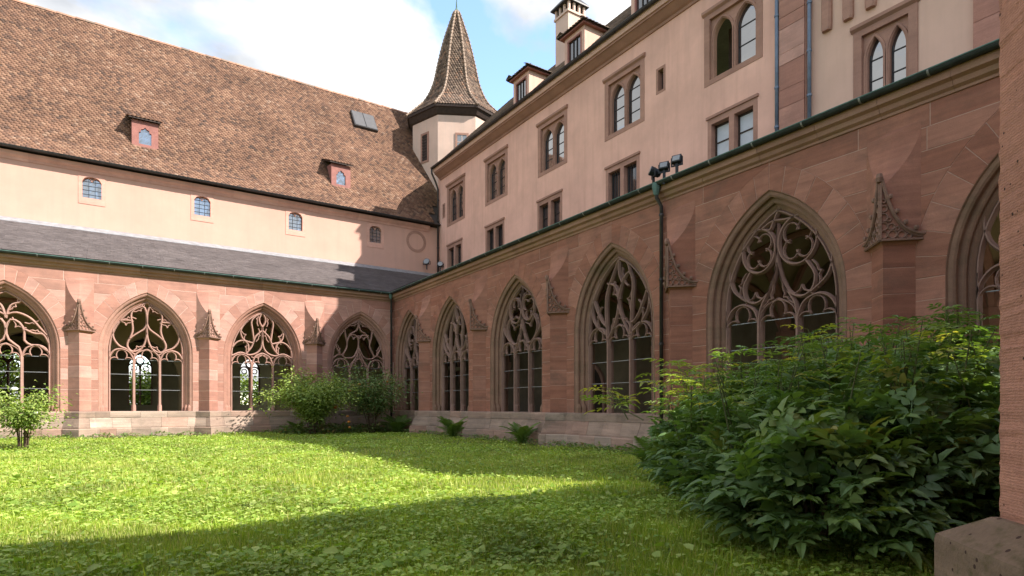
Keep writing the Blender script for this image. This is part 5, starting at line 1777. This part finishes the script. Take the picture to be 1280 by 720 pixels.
P, D, S = np.array(P), np.array(D), np.array(S)
o = scatter('ground_cover', SLV, SLF, frames(D, np.tile(np.array((0, 0, 1.0)), (len(D), 1)) + rng.normal(0, .3, (len(D), 3)), S), P, rng.random(len(P)), M['leaf_rose'])
tag(o, 'low leafy ground cover at the foot of the cloister walls', 'ground cover', None, 'stuff')

# --- trees beyond the far windows of the hall


def tree(label, loc, h, r, leafs=3600):
    e = empty('tree', label, 'tree', loc, 0, 'trees beyond the hall')
    MB().tube([(0, 0, -0.3), (0.1, 0, h * 0.35), (0.0, 0.1, h * 0.7)], [0.3, 0.2, 0.1], 8).build('trunk', M['bark'], e)
    for k in range(6):
        a = k * 1.05
        MB().tube([(0.05, 0, h * 0.3), (r * 0.4 * math.cos(a), r * 0.4 * math.sin(a), h * 0.5), (r * 0.75 * math.cos(a), r * 0.75 * math.sin(a), h * 0.65)], [0.12, 0.07, 0.03], 5).build('limb', M['bark'], e)
    cl = [(random.gauss(0, r * 0.4), random.gauss(0, r * 0.4), h * random.uniform(0.12, 0.95)) for _ in range(26)]
    P = np.array([np.array(random.choice(cl)) + rng.normal(0, r * 0.2, 3) for _ in range(leafs)])
    P[:, 2] = np.maximum(P[:, 2], 0.3)
    D = rng.normal(0, 1, (leafs, 3))
    o = scatter('crown', SLV, SLF, frames(D, rng.normal(0, 1, (leafs, 3)), rng.uniform(0.18, 0.36, leafs)), P, rng.random(leafs), M['leaf_tree'], e)
    o['kind'] = 'stuff'


tree('green tree seen through the leftmost window of the sunlit wing', (-7.4, 56.5, -0.2), 6.5, 3.0, 6000)
tree('yellow green tree seen through the second window of the sunlit wing', (2.4, 57.0, -0.2), 4.4, 2.8, 5000)
tree('green tree seen through the third window of the sunlit wing', (11.2, 58.0, -0.2), 4.0, 2.8, 5000)

# ------------------------------------------------------------------ lawn growth


def lawn_points(d0, d1, n):
    d = np.sqrt(rng.uniform(d0 * d0, d1 * d1, n))
    s = rng.uniform(-1.12, 1.0, n)
    x = d * (FY * s + FX)
    y = d * (FY - FX * s)
    k = (x < 11.82) & (y < 29.32) & (y > 0.75) & (x > LX0 + 0.2)
    x, y, d = x[k], y[k], d[k]
    z = 0.035 * np.sin(x * 0.7 + 1.0) * np.cos(y * 0.55) + 0.02 * np.sin(x * 1.9 + y * 1.3) - 0.03
    return np.stack([x, y, z], 1), d


BV = np.array([(-.5, 0, 0), (.5, 0, 0), (.38, .12, .55), (-.38, .12, .55), (0, .45, 1.0)])
BF = np.array([(0, 1, 2), (0, 2, 3), (3, 2, 4)])


def blades(name, d0, d1, n, h, w):
    P, d = lawn_points(d0, d1, n)
    k = len(P)
    a = rng.uniform(0, 2 * math.pi, k)
    cl = 0.5 + 0.5 * np.sin(P[:, 0] * 2.3 + 1.4 * np.sin(P[:, 1] * 1.7)) * np.sin(P[:, 1] * 2.9 + 1.1 * np.sin(P[:, 0] * 1.3))
    hh = rng.uniform(h[0], h[1], k) * (0.65 + 0.6 * cl)
    ww = rng.uniform(w[0], w[1], k)
    lean = rng.uniform(0.1, 1.3, k)
    ca, sa = np.cos(a), np.sin(a)
    Mx = np.zeros((k, 3, 3))
    Mx[:, 0, 0], Mx[:, 1, 0] = ca * ww, sa * ww
    Mx[:, 0, 1], Mx[:, 1, 1] = -sa * hh * lean, ca * hh * lean
    Mx[:, 2, 2] = hh
    o = scatter(name, BV, BF, Mx, P, np.clip(rng.normal(0.42, 0.22, k) + 0.12 * (cl - 0.5), 0, 0.999), M['grass'])
    return o


tag(blades('grass', 3.3, 8.5, 210000, (0.04, 0.10), (0.005, 0.010)), 'short rough grass in the foreground of the courtyard lawn', 'grass', None, 'stuff')
tag(blades('grass', 8.5, 16.0, 170000, (0.04, 0.095), (0.008, 0.015)), 'short rough grass in the middle of the courtyard lawn', 'grass', None, 'stuff')
tag(blades('grass', 16.0, 33.0, 150000, (0.04, 0.085), (0.016, 0.03)), 'short rough grass at the back of the courtyard lawn', 'grass', None, 'stuff')
tag(blades('grass', 3.3, 14.0, 5000, (0.09, 0.20), (0.008, 0.014)), 'taller grass blades scattered over the near lawn', 'grass', None, 'stuff')


def weeds(name, label, d0, d1, n, size, tv, tf):
    P, d = lawn_points(d0, d1, n)
    cl = np.sin(P[:, 0] * 1.1 + 2 * np.sin(P[:, 1] * 0.7)) + np.sin(P[:, 1] * 1.6 + 1.5 * np.sin(P[:, 0] * 0.9)) + rng.normal(0, 0.6, len(P))
    P = P[cl > -1.0]
    k = len(P)
    P[:, 2] += rng.uniform(0.02, 0.10, k)
    a = rng.uniform(0, 2 * math.pi, k)
    D = np.stack([np.cos(a), np.sin(a), rng.uniform(-0.1, 0.6, k)], 1)
    o = scatter(name, tv * np.array((1.35, 1, 1)), tf, frames(D, np.tile(np.array((0, 0, 1.0)), (k, 1)) + rng.normal(0, .3, (k, 3)), rng.uniform(size[0], size[1], k)), P, rng.random(k), M['weeds'])
    tag(o, label, 'weeds', None, 'stuff')


FLV = np.array([(0, 0, 0), (-.42, .42, .1), (0, 1, -.2), (.42, .42, .1)])
FLF = np.array([(0, 2, 1), (0, 3, 2)])
weeds('lawn_weeds', 'broad leaved weeds among the grass in the foreground', 3.3, 8.0, 42000, (0.025, 0.07), SLV, SLF)
weeds('lawn_weeds', 'broad leaved weeds among the grass farther back', 8.0, 30.0, 100000, (0.035, 0.085), FLV, FLF)
weeds('lawn_weeds', 'larger plantain leaves dotted through the near lawn', 3.3, 10.0, 1800, (0.09, 0.14), SLV, SLF)
